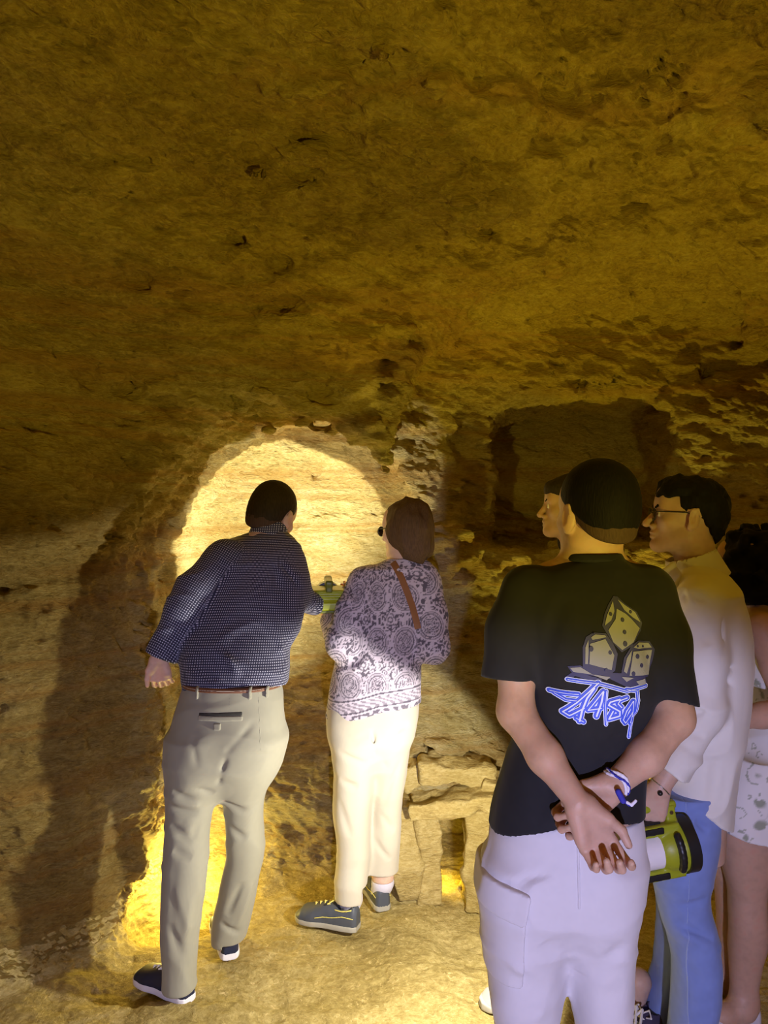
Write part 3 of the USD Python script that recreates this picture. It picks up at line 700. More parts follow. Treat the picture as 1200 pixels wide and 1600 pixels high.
# ---------------------------------------------------------------- the man in the black T-shirt
def person_tshirt():
    P = thing('person', (.56, 1.62, 0), 'person in a black T-shirt with a dice print, hands clasped behind the back', 'person')
    D = 1.62
    tee_rows = [(872, 893, 962, .060, D), (880, 868, 976, .066, D), (890, 840, 996, .076, D), (905, 817, 1014, .088, D), (930, 808, 1030, .102, D), (960, 808, 1036, .112, D), (1000, 815, 1036, .118, D),
                (1060, 833, 1028, .115, D), (1110, 820, 1019, .114, D), (1160, 803, 1013, .118, D), (1210, 787, 1010, .125, D), (1250, 775, 1007, .130, D), (1310, 766, 1004, .135, D)]
    le, lw = at(806, 1112, 1.57), at(903, 1254, 1.435); re, rw = at(1054, 1122, 1.56), at(957, 1228, 1.475)
    T = Solid().add(prow(tee_rows), k=0)
    sl = [at(824, 922, D), at(806, 985, D), at(795, 1056, 1.60)]; sr = [at(1012, 930, D), at(1034, 1000, 1.61), at(1050, 1096, 1.58)]
    nl, nr = unit(sl[2] - sl[0] + [.03, 0, 0]), unit(sr[2] - sr[0] + [-.09, 0, 0])
    al, ar = unit(sl[2] - sl[1]), unit(sr[2] - sr[1])
    T.add(clip(cone(sl[0], sl[1], .056, .055), sl[2], nl), clip(cone(sl[1], sl[2] + al * .06, .055, .0545), sl[2], nl), k=.03)
    T.add(clip(cone(sr[0], sr[1], .060, .058), sr[2], nr), clip(cone(sr[1], sr[2] + ar * .06, .058, .0535), sr[2], nr), k=.03)
    T.sub(cone(sl[2] - al * .045, sl[2] + al * .07, .044, .046), cone(sr[2] - ar * .045, sr[2] + ar * .07, .044, .044), k=.004)
    folds(T, [(at(838, 1060, 1.53), at(880, 930, 1.52), .018, .006), (at(1024, 1085, 1.54), at(985, 950, 1.52), .018, .006), (at(845, 1075, 1.53), at(900, 1180, 1.50), .02, .006), (at(800, 1170, 1.52), at(850, 1290, 1.5), .016, .004),
              (at(870, 1100, 1.5), at(960, 1130, 1.5), .02, .003), (at(900, 1215, 1.5), at(790, 1255, 1.5), .014, .004), (at(1015, 1110, 1.52), at(930, 1185, 1.5), .016, .005), (at(860, 1292, 1.5), at(880, 1210, 1.5), .014, -.004)])
    wrinkle(T, .004, (5, 5, 5), 1, .0015)
    hem = lambda x: np.interp(x, [.23, .29, .36, .47, .56, .585], [.905, .93, .955, .962, .945, .920])
    T.cut(lambda X, Y, Z: (hem(X) - Z) * .9)
    tee = obj('tshirt', T.mesh(.0045), BLACK_TEE, P)
    # neck rib
    N = Solid().add(prow([(863, 884, 968, .060, 1.62), (876, 880, 975, .067, 1.62)]), k=0); N.sub(prow([(850, 892, 960, .054, 1.62), (880, 890, 962, .056, 1.62)]), k=.002)
    obj('collar', N.mesh(.004), BLACK_TEE, tee)
    # trousers
    hip = [(1262, 776, 1000, .115, D), (1300, 768, 1002, .125, D), (1350, 760, 998, .130, D), (1395, 765, 984, .118, D), (1425, 800, 960, .09, D), (1455, 840, 920, .05, D)]
    ll = [(1340, 762, 890, .11, D), (1420, 756, 884, .108, D), (1480, 757, 875, .100, D), (1540, 764, 870, .095, D), (1600, 775, 868, .088, 1.625), (1700, 784, 864, .082, 1.64), (1800, 788, 862, .080, 1.655), (1880, 786, 864, .082, 1.665)]
    rl = [(1340, 872, 996, .11, D), (1420, 882, 990, .108, D), (1480, 889, 986, .100, D), (1540, 895, 983, .093, D), (1600, 898, 980, .088, 1.625), (1700, 903, 978, .082, 1.64), (1800, 906, 978, .080, 1.655), (1880, 904, 980, .082, 1.665)]
    Q = Solid().add(prow(hip), k=0).add(prow(ll), prow(rl), k=.05)
    F = 1.51
    folds(Q, [(at(762, 1372, 1.6), at(800, 1384, F), .009, .006), (at(800, 1386, F), at(868, 1358, F), .012, .007), (at(868, 1358, F), at(905, 1346, F), .012, .004), (at(862, 1374, F), at(884, 1420, F), .009, .006), (at(905, 1370, F), at(985, 1352, F), .012, .004),
              (at(800, 1425, F), at(835, 1440, F), .014, .004), (at(850, 1470, F), at(875, 1500, F), .016, .006), (at(800, 1540, F), at(860, 1560, F), .02, .007), (at(785, 1510, F), at(850, 1530, F), .014, -.005), (at(775, 1575, F), at(800, 1600, F), .016, .006),
              (at(900, 1490, F), at(950, 1540, F), .02, .005), (at(975, 1470, F), at(930, 1530, F), .016, .006), (at(980, 1550, F), at(930, 1580, F), .018, .006), (at(940, 1300, F), at(960, 1400, F), .03, -.004), (at(820, 1600, 1.53), at(860, 1570, F), .016, -.005),
              (at(785, 1660, 1.55), at(850, 1640, 1.55), .018, .006), (at(910, 1650, 1.55), at(970, 1620, 1.55), .018, .006), (at(790, 1760, 1.55), at(850, 1790, 1.55), .02, .007), (at(910, 1780, 1.55), at(970, 1750, 1.55), .02, .007)])
    wrinkle(Q, .0045, (6, 6, 8), 2, .003)
    Q.cut(lambda X, Y, Z: (.055 - Z))
    tr = obj('trousers', Q.mesh(.0048), CREAM_TWILL, P)
    obj('pocket', overlay(Q, .007, box(at(782, 1452, 1.56), (.042, .16, .105), None, .01), .004), CREAM_TWILL, tr, label='cargo pocket on the left thigh')
    obj('pocket_flap', overlay(Q, .013, box(at(783, 1393, 1.56), (.045, .16, .034), np.array([[.985, 0, -.17], [0, 1, 0], [.17, 0, .985]]), .008), .004), CREAM_TWILL, tr)
    obj('seam', overlay(Q, .003, box(at(905, 1345, F - .02), (.003, .06, .10), None, .001), .003), CREAM_TWILL, tr)
    obj('drawstring', Solid().add(*[cone(a, b, .003) for a, b in zip([at(992, 1358, 1.52), at(990, 1380, 1.52), at(993, 1394, 1.52)], [at(990, 1380, 1.52), at(993, 1394, 1.52), at(989, 1382, 1.51)])], k=.002).mesh(.002, B=8), WHITE_CORD, tr)
    # the body
    f = Frame(at(930, 804, 1.60), -17, 3, 0, .94)
    B = head(Solid(), f)
    B.add(cone(at(926, 822, 1.615), at(926, 905, 1.64), .056, .062), k=.03).add(cone(at(926, 890, 1.63), at(860, 905, 1.63), .05, .04), cone(at(926, 890, 1.63), at(985, 905, 1.63), .05, .04), k=.03)
    B.add(prow(inner(tee_rows[4:], .86)), k=.03).add(prow(inner(hip[1:], .8)), prow(inner(ll, .72)), prow(inner(rl, .72)), k=.03)
    B.add(*chain([(at(824, 930, D), .046), (at(808, 1040, 1.60), .043)]), k=.02).add(*chain([(at(808, 1040, 1.60), .041), (le, .0375), (at(852, 1182, 1.50), .0345), (lw, .0235)]), k=.02)
    B.add(*chain([(at(1008, 936, D), .040), (at(1040, 1050, 1.60), .034)]), k=.02).add(*chain([(at(1042, 1055, 1.595), .034), (at(1049, 1095, 1.575), .038), (re, .0385), (at(1010, 1182, 1.51), .0345), (rw, .0245)]), k=.02)
    # left hand, palm to the camera, fingers down; right hand clasping the left wrist
    hand(B, lw + [.004, 0, -.004], at(934, 1322, 1.43) - lw, (0.05, -1, .15), (1, 0, .25), curls=[(34, 58, 38), (48, 62, 40), (52, 62, 40), (44, 56, 38)], thumb=((.85, .42, .05), (.93, -.02, .18)), s=1.0, spread=3)
    hand(B, rw, at(893, 1272, 1.50) - rw, (0, -1, .1), (-.35, 0, 1), curls=[(40, 62, 45), (38, 62, 45), (34, 58, 45), (30, 55, 40)], thumb=((.72, .42, .45), (.7, -.25, .75)), s=.98, spread=4)
    for q, ank in ((-1, (.335, 1.665)), (1, (.52, 1.665))): B.add(cone((ank[0] if q < 0 else .52, ank[1], .10), (ank[0] if q < 0 else .52, ank[1] + .03, .06), .04, .035), k=.02)
    obj('body', B.mesh(.0032), SKIN_B, P)
    # hair: cropped, faded at the nape
    H = Solid().add(f.ell((0, -.016, .042), (.083, .100, .088)), k=0).add(f.ell((0, -.058, -.008), (.066, .054, .070)), k=.03)
    H.cut(lambda X, Y, Z: (lambda x, y, z: np.maximum(.56 * (y + .02) - z + .006, (y - .075 + .3 * (z - .06))) * f.k)(*f.loc(X, Y, Z)), .008)
    H.warp(lambda X, Y, Z: .0004 * lnoise(grid_pts(X, Y, Z), 160, 0))
    obj('hair', H.mesh(.003), HAIR_BLACK, P); eyes(f, P); brows(f, P, HAIR_BLACK)
    H = Solid().add(f.ell((0, -.014, .036), (.0775, .0965, .085)), k=0).add(f.ell((0, -.058, -.018), (.0645, .053, .078)), k=.03)
    H.cut(lambda X, Y, Z: (lambda x, y, z: np.maximum(.56 * (y + .02) - z - .020, y - .02) * f.k)(*f.loc(X, Y, Z)), .015)
    obj('hair_fade', H.mesh(.003), FADE, P, label='cropped fade of stubble at the nape')
    # bracelet with a knot and a loose end
    a = unit(rw - re); c = rw - a * .012; e1 = unit(np.cross(a, (0, 0, 1))); e2 = np.cross(a, e1)
    ring = lambda r, off, n=22, w=0: [c + a * (off + .004 * math.sin(3 * t + w)) + (e1 * math.cos(t) + e2 * math.sin(t)) * r for t in np.linspace(0, 2 * math.pi, n)]
    br = obj('bracelet', Solid().add(*[cone(p, q, .0036) for p, q in zip(ring(.0285, -.004)[:-1], ring(.0285, -.004)[1:])], *[cone(p, q, .0032) for p, q in zip(ring(.0285, .004)[:-1], ring(.0285, .004)[1:])], k=.001).mesh(.002, B=8), WHITE_CORD, P, label='white and blue braided bracelet')
    rr = ring(.030, .0, 22, 1.5); K = at(966, 1237, 1.435)
    obj('braid', Solid().add(*[cone(p, q, .0026) for p, q in zip(rr[:-1], rr[1:])], cone(K, K + [.008, -.004, -.016], .006), cone(K + [.004, 0, -.012], K + [.022, 0, -.026], .0035), k=.002).mesh(.002, B=8), BLUE_CORD, br)
    obj('cord_end', Solid().add(cone(K + [.016, -.002, -.02], K + [.026, 0, -.026], .0032), cone(K + [.026, 0, -.026], K + [.034, 0, -.018], .0032), k=.002).mesh(.002, B=8), WHITE_CORD, br)
    for q, x in ((-1, .315), (1, .505)): shoe(P, (x, 1.60, 0), (x - .03, 1.88, 0), mats=(WHITE_RUBBER, WHITE_RUBBER, WHITE_LACE))
    # the print on the back: three melting dice over brushed lettering
    Z = lambda pts: [(860 + x / 5, 900 + y / 5) for x, y in pts]
    pl = lambda *pts: Polygon(Z(pts)).buffer(0)
    st = lambda w, *pts: LineString(Z(pts)).buffer(w / 5, join_style=1)
    dot = lambda x, y, r: affinity.scale(Point(*Z([(x, y)])[0]).buffer(r / 5), .9, 1.1)
    dice = [pl((515, 165), (470, 230), (435, 300), (412, 390), (440, 440), (490, 520), (560, 595), (640, 550), (725, 440), (738, 375), (695, 290), (600, 225), (545, 170)),
            pl((262, 745), (258, 560), (285, 480), (340, 445), (435, 450), (490, 530), (525, 610), (505, 740), (440, 795), (330, 780)),
            pl((560, 760), (580, 640), (640, 550), (700, 512), (800, 525), (848, 590), (832, 690), (792, 805), (640, 805))]
    base = unary_union([pl((150, 718), (240, 705), (330, 760), (500, 760), (640, 770), (760, 800), (785, 870), (740, 893), (660, 890), (600, 868), (470, 805), (330, 780), (185, 768)), st(16, (145, 820), (200, 770), (300, 800), (390, 820))])
    print_on(T, unary_union(dice + [base]).buffer(.4), tee, NAVY_INK, 'dice_print', lift=.0006)
    faces = [pl((530, 260), (600, 300), (650, 345), (718, 418), (655, 520), (562, 578), (490, 515), (455, 425), (515, 340)), pl((545, 190), (600, 235), (680, 290), (725, 370), (660, 330), (590, 270)), pl((505, 200), (450, 310), (428, 390), (480, 350), (510, 280)),
             pl((305, 690), (312, 530), (430, 492), (498, 620), (478, 735), (400, 715)), pl((275, 690), (275, 560), (298, 500), (300, 560), (296, 690)), pl((320, 480), (350, 458), (425, 462), (440, 478), (330, 500)),
             pl((622, 782), (652, 592), (822, 592), (802, 790)), pl((575, 745), (600, 640), (640, 580), (630, 660), (600, 765)), pl((655, 560), (705, 525), (790, 535), (820, 572), (700, 575)),
             pl((165, 728), (240, 716), (330, 770), (470, 790), (440, 815), (320, 770), (190, 758)), pl((560, 790), (660, 800), (600, 830)), pl((680, 830), (760, 815), (770, 860), (720, 875))]
    print_on(T, unary_union(faces), tee, GREY_INK, 'dice_face', lift=.0022)
    pips = [dot(x, y, r) for x, y, r in ((570, 345, 16), (583, 440, 16), (585, 530, 19), (478, 300, 14), (640, 285, 13), (318, 568, 20), (465, 597, 15), (437, 735, 15), (688, 632, 18), (785, 647, 15), (725, 706, 16), (655, 768, 17), (690, 552, 9), (740, 558, 9), (345, 452, 9))]
    for q in pips: print_on(T, q, tee, NAVY_INK, 'pip', lift=.0036)
    strokes = [[(30, 932), (90, 935), (230, 935)], [(60, 945), (140, 985), (215, 985)], [(375, 838), (300, 915), (215, 1000), (115, 1080), (160, 1105), (270, 1040)], [(345, 880), (290, 960), (255, 1060), (235, 1140)], [(210, 1120), (265, 1145)],
               [(410, 905), (350, 985), (300, 1055), (400, 1035)], [(415, 905), (400, 990), (365, 1100)], [(440, 900), (432, 1020), (440, 1165)], [(545, 965), (470, 985), (455, 1010), (545, 1060), (545, 1095), (460, 1120), (490, 1060)],
               [(605, 955), (545, 975), (530, 1000), (560, 1030)], [(655, 985), (600, 1060), (575, 1130), (600, 1160), (650, 1075)], [(660, 985), (655, 1080), (645, 1165)], [(600, 890), (690, 905), (700, 985), (685, 1070), (655, 1110)], [(150, 822), (380, 842), (480, 868), (605, 905), (640, 895), (770, 872)], [(655, 1160), (645, 1220), (633, 1275)]]
    wd = [15, 12, 18, 20, 16, 17, 20, 8, 19, 17, 17, 16, 11, 11, 8]
    full = unary_union([st(w + 9, *s) for s, w in zip(strokes, wd)] + [dot(633, 1272, 17)])
    mid = unary_union([st(w + 2, *s) for s, w in zip(strokes, wd)]); core = unary_union([st(max(w - 13, 2.5), *s) for s, w in zip(strokes, wd)])
    print_on(T, full, tee, LIGHT_INK, 'lettering', lift=.0012); print_on(T, mid, tee, BLUE_INK, 'lettering', lift=.0026); print_on(T, core, tee, LIGHT_INK, 'lettering', lift=.0040)
    return P
person_tshirt()
# ---------------------------------------------------------------- the couple at the niche
def uvcyl(V, c, k=1.0):
    """Arc length round a vertical axis at c, and height."""
    a = np.arctan2(V[:, 0] - c[0], -(V[:, 1] - c[1])); return np.stack([a * k, V[:, 2]], 1)
def check_cloth(name, c0, c1, pitch):
    """Fine gingham: two sets of threads crossing, read from st."""
    fr = {}
    links = []
    for q, ax in (('u', 'x'), ('v', 'y')):
        fr[q + 'm'] = ('math', {'math_type': 'multiply', 'value2': 2 * math.pi / pitch}); fr[q + 's'] = ('math', {'math_type': 'sine'}); fr[q + 'g'] = ('math', {'math_type': 'multiply_add', 'value2': 1.2, 'value3': .5, 'use_clamp': True})
        links += [('s.' + ax, q + 'm.value1'), (q + 'm.value', q + 's.value1'), (q + 's.value', q + 'g.value1')]
    fr.update({'uv': ('uvmap', {'attribute': 'st'}), 's': ('separate_xyz', {}), 'x': ('math', {'math_type': 'multiply'}), 'm': ('mix', {'color1': c0, 'color2': c1}),
               'p': ('principled_bsdf', {'roughness': .8, 'specular_ior_level': .2, 'sheen_weight': .08})})
    return mat(name, fr, links + [('uv.UV', 's.vector'), ('ug.value', 'x.value1'), ('vg.value', 'x.value2'), ('x.value', 'm.fac'), ('m.color', 'p.base_color')])
GINGHAM = check_cloth('navy_gingham', (.022, .023, .048), (.36, .36, .45), .0082)
COLLAR_CHECK = check_cloth('collar_gingham', (.03, .035, .07), (.45, .47, .55), .0082)
PRINT = dyed('mandala_print')
LEATHER_BELT = plain('belt_leather', (.16, .07, .035), .5); STITCH = plain('belt_stitch', (.55, .50, .42), .9)
GREY_SHOE = plain('grey_work_leather', (.055, .062, .075), .55); GREY_RUBBER = plain('grey_rubber', (.30, .28, .22), .8); YELLOW_LACE = plain('yellow_cord', (.55, .48, .12), .8); LILAC_SOCK = cloth('lilac_sock', (.52, .50, .58), var=.05)
GREEN_PLASTIC = plain('lime_plastic', (.30, .34, .015), .42, .4); DARK_GREEN = plain('olive_plastic', (.11, .13, .012), .45)

def ONB(t):
    t = unit(t); u = unit(np.cross((0, 1, 0), t)); return np.array([u, np.cross(t, u), t])
def person_gingham():
    P = thing('person', (-.45, 2.50, 0), 'person in a navy gingham shirt and khaki trousers leaning into the niche', 'person')
    rows = [(829, 400, 444, .060, 2.86), (836, 378, 452, .075, 2.85), (846, 348, 462, .092, 2.83), (865, 336, 470, .115, 2.80), (890, 322, 480, .130, 2.76), (920, 310, 482, .138, 2.72), (950, 300, 478, .142, 2.68), (985, 290, 470, .145, 2.63),
            (1020, 286, 455, .142, 2.58), (1055, 284, 450, .140, 2.54), (1085, 288, 448, .135, 2.52)]
    T = Solid().add(prow(rows, 2.2), k=0)
    lsh, lel, lwr = at(350, 872, 2.72), at(285, 955, 2.58), at(250, 1024, 2.55); nl = unit(lwr - lel)
    rsh, rel, rwr = at(447, 880, 2.80), at(458, 930, 2.74), at(500, 948, 2.90)
    T.add(*chain([(lsh, .072), (at(305, 925, 2.63), .066), (lel, .060)]), k=.04).add(clip(cone(lel, lwr + nl * .05, .060, .052), lwr, nl), k=.03)
    T.add(clip(cone(lwr - nl * .045, lwr + nl * .03, .054, .053), lwr + nl * .003, nl), k=.003)              # folded cuff
    T.add(*chain([(rsh, .070), (rel, .060)]), cone(rel, rwr - (rwr - rel) * .25, .056, .046), k=.03)
    T.sub(cone(lwr - nl * .03, lwr + nl * .06, .040, .043), k=.004)
    folds(T, [(at(296, 980, 2.50), at(338, 900, 2.60), .016, .014), (at(338, 900, 2.60), at(352, 862, 2.7), .014, .008), (at(322, 1000, 2.46), at(366, 962, 2.52), .016, .008), (at(330, 992, 2.46), at(300, 1000, 2.46), .014, .008), (at(350, 935, 2.56), at(395, 880, 2.66), .016, .006),
              (at(425, 880, 2.66), at(440, 925, 2.6), .014, .010), (at(437, 875, 2.68), at(465, 920, 2.66), .012, .007), (at(345, 1010, 2.44), at(375, 1058, 2.40), .015, -.010), (at(375, 1058, 2.40), at(430, 1066, 2.40), .014, -.006), (at(420, 1028, 2.44), at(450, 1008, 2.52), .014, -.004),
              (at(375, 1040, 2.42), at(440, 1040, 2.44), .016, .003), (at(300, 1030, 2.44), at(335, 1065, 2.40), .014, .008), (at(290, 960, 2.53), at(320, 985, 2.50), .012, .008), (at(262, 985, 2.53), at(285, 1010, 2.51), .010, .006), (at(300, 940, 2.57), at(330, 925, 2.57), .014, .007),
              (at(380, 850, 2.72), at(440, 868, 2.72), .006, .004)])
    wrinkle(T, .005, (5, 5, 8), 3, .0035)
    hem = lambda x: np.interp(x, [-.70, -.6, -.5, -.42, -.36, -.31], [.990, 1.003, 1.026, 1.030, 1.018, 1.005])
    T.cut(lambda X, Y, Z: (hem(X) - Z) * np.where(X < -.74, 0, 1) - np.where(X < -.74, 1, 0))
    V, F = T.mesh(.0052)
    cx = np.interp(V[:, 2], [.98, 1.2, 1.5], [-.51, -.49, -.45]); cy = np.interp(V[:, 2], [.98, 1.2, 1.5], [2.53, 2.66, 2.80])
    uv = np.stack([np.arctan2(V[:, 0] - cx, -(V[:, 1] - cy)) * .185, V[:, 2] + .35 * (V[:, 0] + .5)**2], 1)
    # the left sleeve's threads follow the arm
    ev = lambda ps: np.min([q[2](*V.T) for q in ps], 0)
    arm = (ev(chain([(lsh, .072), (at(305, 925, 2.63), .066), (lel, .060), (lwr, .052)])) < ev([prow(rows, 2.2)])) & (V[:, 0] < -.45)
    ax = unit(lwr - lsh); sd = unit(np.cross(ax, (0, 1, 0))); q = V - lsh
    uv[arm] = np.stack([q @ sd, q @ ax], 1)[arm]
    sht = obj('shirt', (V, F), GINGHAM, P, uv=uv)
    Cc = Solid().add(loft([(-.02, 0, 0, .078, .074), (.010, 0, .002, .074, .070), (.046, 0, .008, .068, .063)], 2.1, ONB((.06, .42, .9)), at(419, 838, 2.84)), k=0)
    v, f = Cc.mesh(.004); obj('collar', (v, f), COLLAR_CHECK, sht, uv=np.stack([v[:, 0], v[:, 2]], 1))
    hip = [(1068, 292, 440, .122, 2.52), (1080, 287, 442, .125, 2.52), (1110, 277, 444, .135, 2.51), (1150, 266, 445, .14, 2.50), (1185, 266, 434, .132, 2.50), (1215, 285, 410, .105, 2.50), (1245, 315, 380, .05, 2.50)]
    ll = [(1150, 264, 360, .12, 2.49), (1200, 259, 350, .112, 2.48), (1240, 258, 340, .10, 2.47), (1273, 258, 332, .093, 2.46), (1320, 256, 325, .085, 2.44), (1359, 255, 320, .080, 2.43), (1400, 254, 317, .076, 2.42), (1462, 253, 312, .072, 2.41), (1522, 254, 306, .066, 2.41), (1545, 257, 305, .064, 2.41)]
    rl = [(1150, 345, 444, .12, 2.51), (1200, 346, 430, .112, 2.53), (1240, 350, 417, .10, 2.55), (1273, 352, 414, .093, 2.57), (1325, 352, 411, .085, 2.60), (1359, 350, 408, .080, 2.62), (1394, 343, 402, .077, 2.64), (1428, 334, 394, .075, 2.66), (1476, 334, 379, .068, 2.675)]
    Q = Solid().add(prow(hip), k=0).add(prow(ll), prow(rl), k=.05)
    B_ = 2.38
    folds(Q, [(at(262, 1210, 2.4), at(300, 1200, B_), .010, .007), (at(285, 1205, B_), at(345, 1212, 2.42), .009, -.007), (at(270, 1235, B_), at(315, 1262, B_ - .02), .012, .009), (at(300, 1225, B_), at(335, 1240, 2.4), .012, .006), (at(262, 1262, B_), at(330, 1277, B_), .011, .011), (at(262, 1250, B_), at(320, 1262, B_), .009, -.006),
              (at(265, 1290, B_), at(300, 1315, B_ - .02), .013, .009), (at(300, 1310, B_), at(325, 1270, B_), .012, .008), (at(270, 1330, B_ - .02), at(300, 1340, B_ - .02), .014, .006), (at(275, 1340, 2.36), at(270, 1450, 2.35), .016, .004), (at(265, 1440, 2.35), at(285, 1500, 2.34), .014, .006), (at(290, 1480, 2.34), at(300, 1400, 2.35), .016, -.005),
              (at(345, 1245, 2.46), at(390, 1275, 2.46), .014, .009), (at(385, 1278, 2.46), at(414, 1250, 2.48), .012, .008), (at(352, 1290, 2.48), at(385, 1310, 2.50), .014, .006), (at(380, 1375, 2.55), at(355, 1430, 2.58), .013, .008), (at(345, 1440, 2.59), at(378, 1462, 2.60), .012, .007), (at(395, 1380, 2.56), at(370, 1450, 2.59), .012, -.006),
              (at(355, 1180, 2.37), at(340, 1225, 2.40), .012, .008), (at(350, 1170, 2.37), at(430, 1180, 2.4), .012, .005), (at(400, 1125, 2.38), at(350, 1180, 2.37), .012, .004), (at(300, 1150, 2.37), at(310, 1200, 2.37), .014, .004)])
    wrinkle(Q, .0045, (5, 5, 7), 1, .003)
    Q.cut(lambda X, Y, Z: np.where(X > -.56 - .25 * (Y - 2.55), np.where(Y > 2.50, .062 - Z, -1), np.where(Z < .4, .046 - Z, -1)))
    tr = obj('trousers', Q.mesh(.0048), OLIVE_TWILL, P)
    obj('pocket', overlay(Q, .002, box(at(342, 1119, 2.36), (.071, .08, .006), np.array([[.999, 0, .03], [0, 1, 0], [-.03, 0, .999]]), .002), .003), plain('pocket_slit', (.03, .028, .024), .9), tr, label='dark slit of the back pocket')
    obj('pocket_welt', overlay(Q, .004, box(at(342, 1125, 2.36), (.073, .08, .008), None, .002), .003), OLIVE_TWILL, tr)
    obj('pocket_tab', overlay(Q, .005, box(at(338, 1137, 2.36), (.012, .08, .011), None, .003), .003), OLIVE_TWILL, tr)
    for x in (306, 390, 415):
        obj('belt_loop', overlay(Q, .013, box(at(x, 1084, 2.39), (.0050, .09, .020), None, .002), .003), OLIVE_TWILL, tr)
    obj('seam', overlay(Q, .0015, box(at(357, 1095, 2.37), (.0016, .06, .04), None, .0005), .0025), OLIVE_TWILL, tr)
    obj('seam', overlay(Q, .0015, box(at(404, 1125, 2.38), (.0016, .08, .10), np.array([[.99, 0, .08], [0, 1, 0], [-.08, 0, .99]]), .0005), .0025), OLIVE_TWILL, tr)
    bt = obj('belt', overlay(Q, .008, box(at(366, 1078, 2.39), (.25, .35, .012), None, .003), .004), LEATHER_BELT, P)
    obj('stitching', overlay(Q, .0092, box(at(366, 1080, 2.39), (.25, .35, .0018), None, .0006), .0025), STITCH, bt)
    f = Frame(at(426, 805, 2.90), 22, -20, 10, 1.06)
    B = head(Solid(), f)
    B.add(cone(f.p(0, -.02, -.04), at(415, 850, 2.82), .056, .062), cone(at(415, 850, 2.82), at(365, 870, 2.76), .055, .05), cone(at(415, 850, 2.82), at(450, 872, 2.82), .055, .05), k=.03)
    B.add(prow(inner(rows[3:], .85)), prow(inner(hip, .8)), prow(inner(ll, .72)), prow(inner(rl, .72)), k=.03)
    B.add(*chain([(lsh, .05), (lel, .042), (lwr, .030)]), k=.02).add(*chain([(rsh, .05), (rel, .042), (rwr, .027)]), k=.02)
    hand(B, lwr + nl * .012, (-.02, .42, -.90), (.10, -.86, -.42), (-.85, -.25, 0), curls=[(-25, -20, -10), (-28, -25, -10), (-28, -25, -10), (-25, -20, -10)], thumb=((.95, .25, .1), (.95, .1, .0)), s=.98, spread=2)
    hand(B, rwr, (1, .35, .15), (0, .15, 1), (0, 1, 0), curls=[(40, 50, 30)] * 4, thumb=((.6, .5, .6), (.8, .3, .4)), s=1.0)
    for c_, d_ in (((-.668, 2.412, .10), (-.672, 2.42, .06)), ((-.565, 2.68, .12), (-.57, 2.69, .06))): B.add(cone(c_, d_, .04, .04), k=.02)
    obj('body', B.mesh(.0036), SKIN_C, P)
    H = Solid().add(f.ell((0, -.016, .040), (.0795, .0985, .087)), k=0).add(f.ell((0, -.058, -.014), (.067, .055, .080)), k=.03)
    H.cut(lambda X, Y, Z: (lambda x, y, z: np.maximum(.55 * (y + .02) - z - .026, (y - .070 + .3 * (z - .06))) * f.k)(*f.loc(X, Y, Z)), .022)
    H.warp(lambda X, Y, Z: .001 * lnoise(grid_pts(X, Y, Z), 150, 0))
    obj('hair', H.mesh(.0035), HAIR_DARK, P); eyes(f, P); brows(f, P, HAIR_DARK)
    H = Solid().add(f.ell((0, -.014, .034), (.0772, .0965, .085)), k=0).add(f.ell((0, -.058, -.022), (.065, .053, .080)), k=.03)
    H.cut(lambda X, Y, Z: (lambda x, y, z: np.maximum(.55 * (y + .02) - z - .048, y - .01) * f.k)(*f.loc(X, Y, Z)), .02)
    obj('hair_fade', H.mesh(.0035), FADE, P, label='short greying hair at the nape')
    a = (NAVY_SHOE, WHITE_RUBBER, WHITE_LACE)
    o, _ = shoe(P, (-.632, 2.395, 0), (-.845, 2.535, 0), mats=a, heel_patch=TAN_LEATHER, h=.078, collar=.10, w=.10); o, _ = shoe(P, (-.548, 2.625, 0), (-.64, 2.88, 0), mats=a, h=.078, collar=.10, w=.10)
    return P
person_gingham()

def mandala(uv):
    """Printed medallions: rings and petals in staggered rows on a ground of small scrolls, bands near the hem."""
    u, v = uv[:, 0] / .122, uv[:, 1] / .168
    row = np.floor(v); fu = u - np.floor(u) - .5; fv = (v - row - .5) * 168 / 122
    r = np.hypot(fu, fv * .92); th = np.arctan2(fv, fu)
    tone = np.zeros(len(u))
    P3 = np.stack([uv[:, 0], uv[:, 1], 0 * u], 1)
    scroll = np.abs(lnoise(P3, 95, 0)) < .17; speck = lnoise(P3, 150, 1) > .22
    ground = np.where(scroll | speck, .85, .12)
    petals = np.cos(8 * th + 0 * r) ; inn = np.where((np.sin(r * 85) > .1) ^ (petals > .25), .62, .12); inn = np.where(np.abs(lnoise(P3, 130, 2)) < .12, .75, inn)
    tone = np.where(r < .27, inn, ground)
    for a, b, c in ((.27, .30, .80), (.30, .345, .18), (.345, .375, .85), (.375, .405, .25), (.405, .455, .85)): tone = np.where((r >= a) & (r < b), c, tone)
    fu2 = u - np.floor(u + .5); fv2 = (v - np.floor(v + .5)) * 168 / 122; r2 = np.hypot(fu2, fv2); t2 = np.arctan2(fv2, fu2)
    star = (r2 < .30); tone = np.where(star & (r > .46), np.where(np.cos(6 * t2) * .10 + .16 > np.abs(r2 - .03), np.where(np.sin(r2 * 60) > 0, .85, .2), tone), tone)
    join = (np.abs(fu) < .035) & (r > .455) | (np.abs(fv) < .035) & (r > .455); tone = np.where(join & (np.abs(fu) < .5), .8, tone)
    return tone
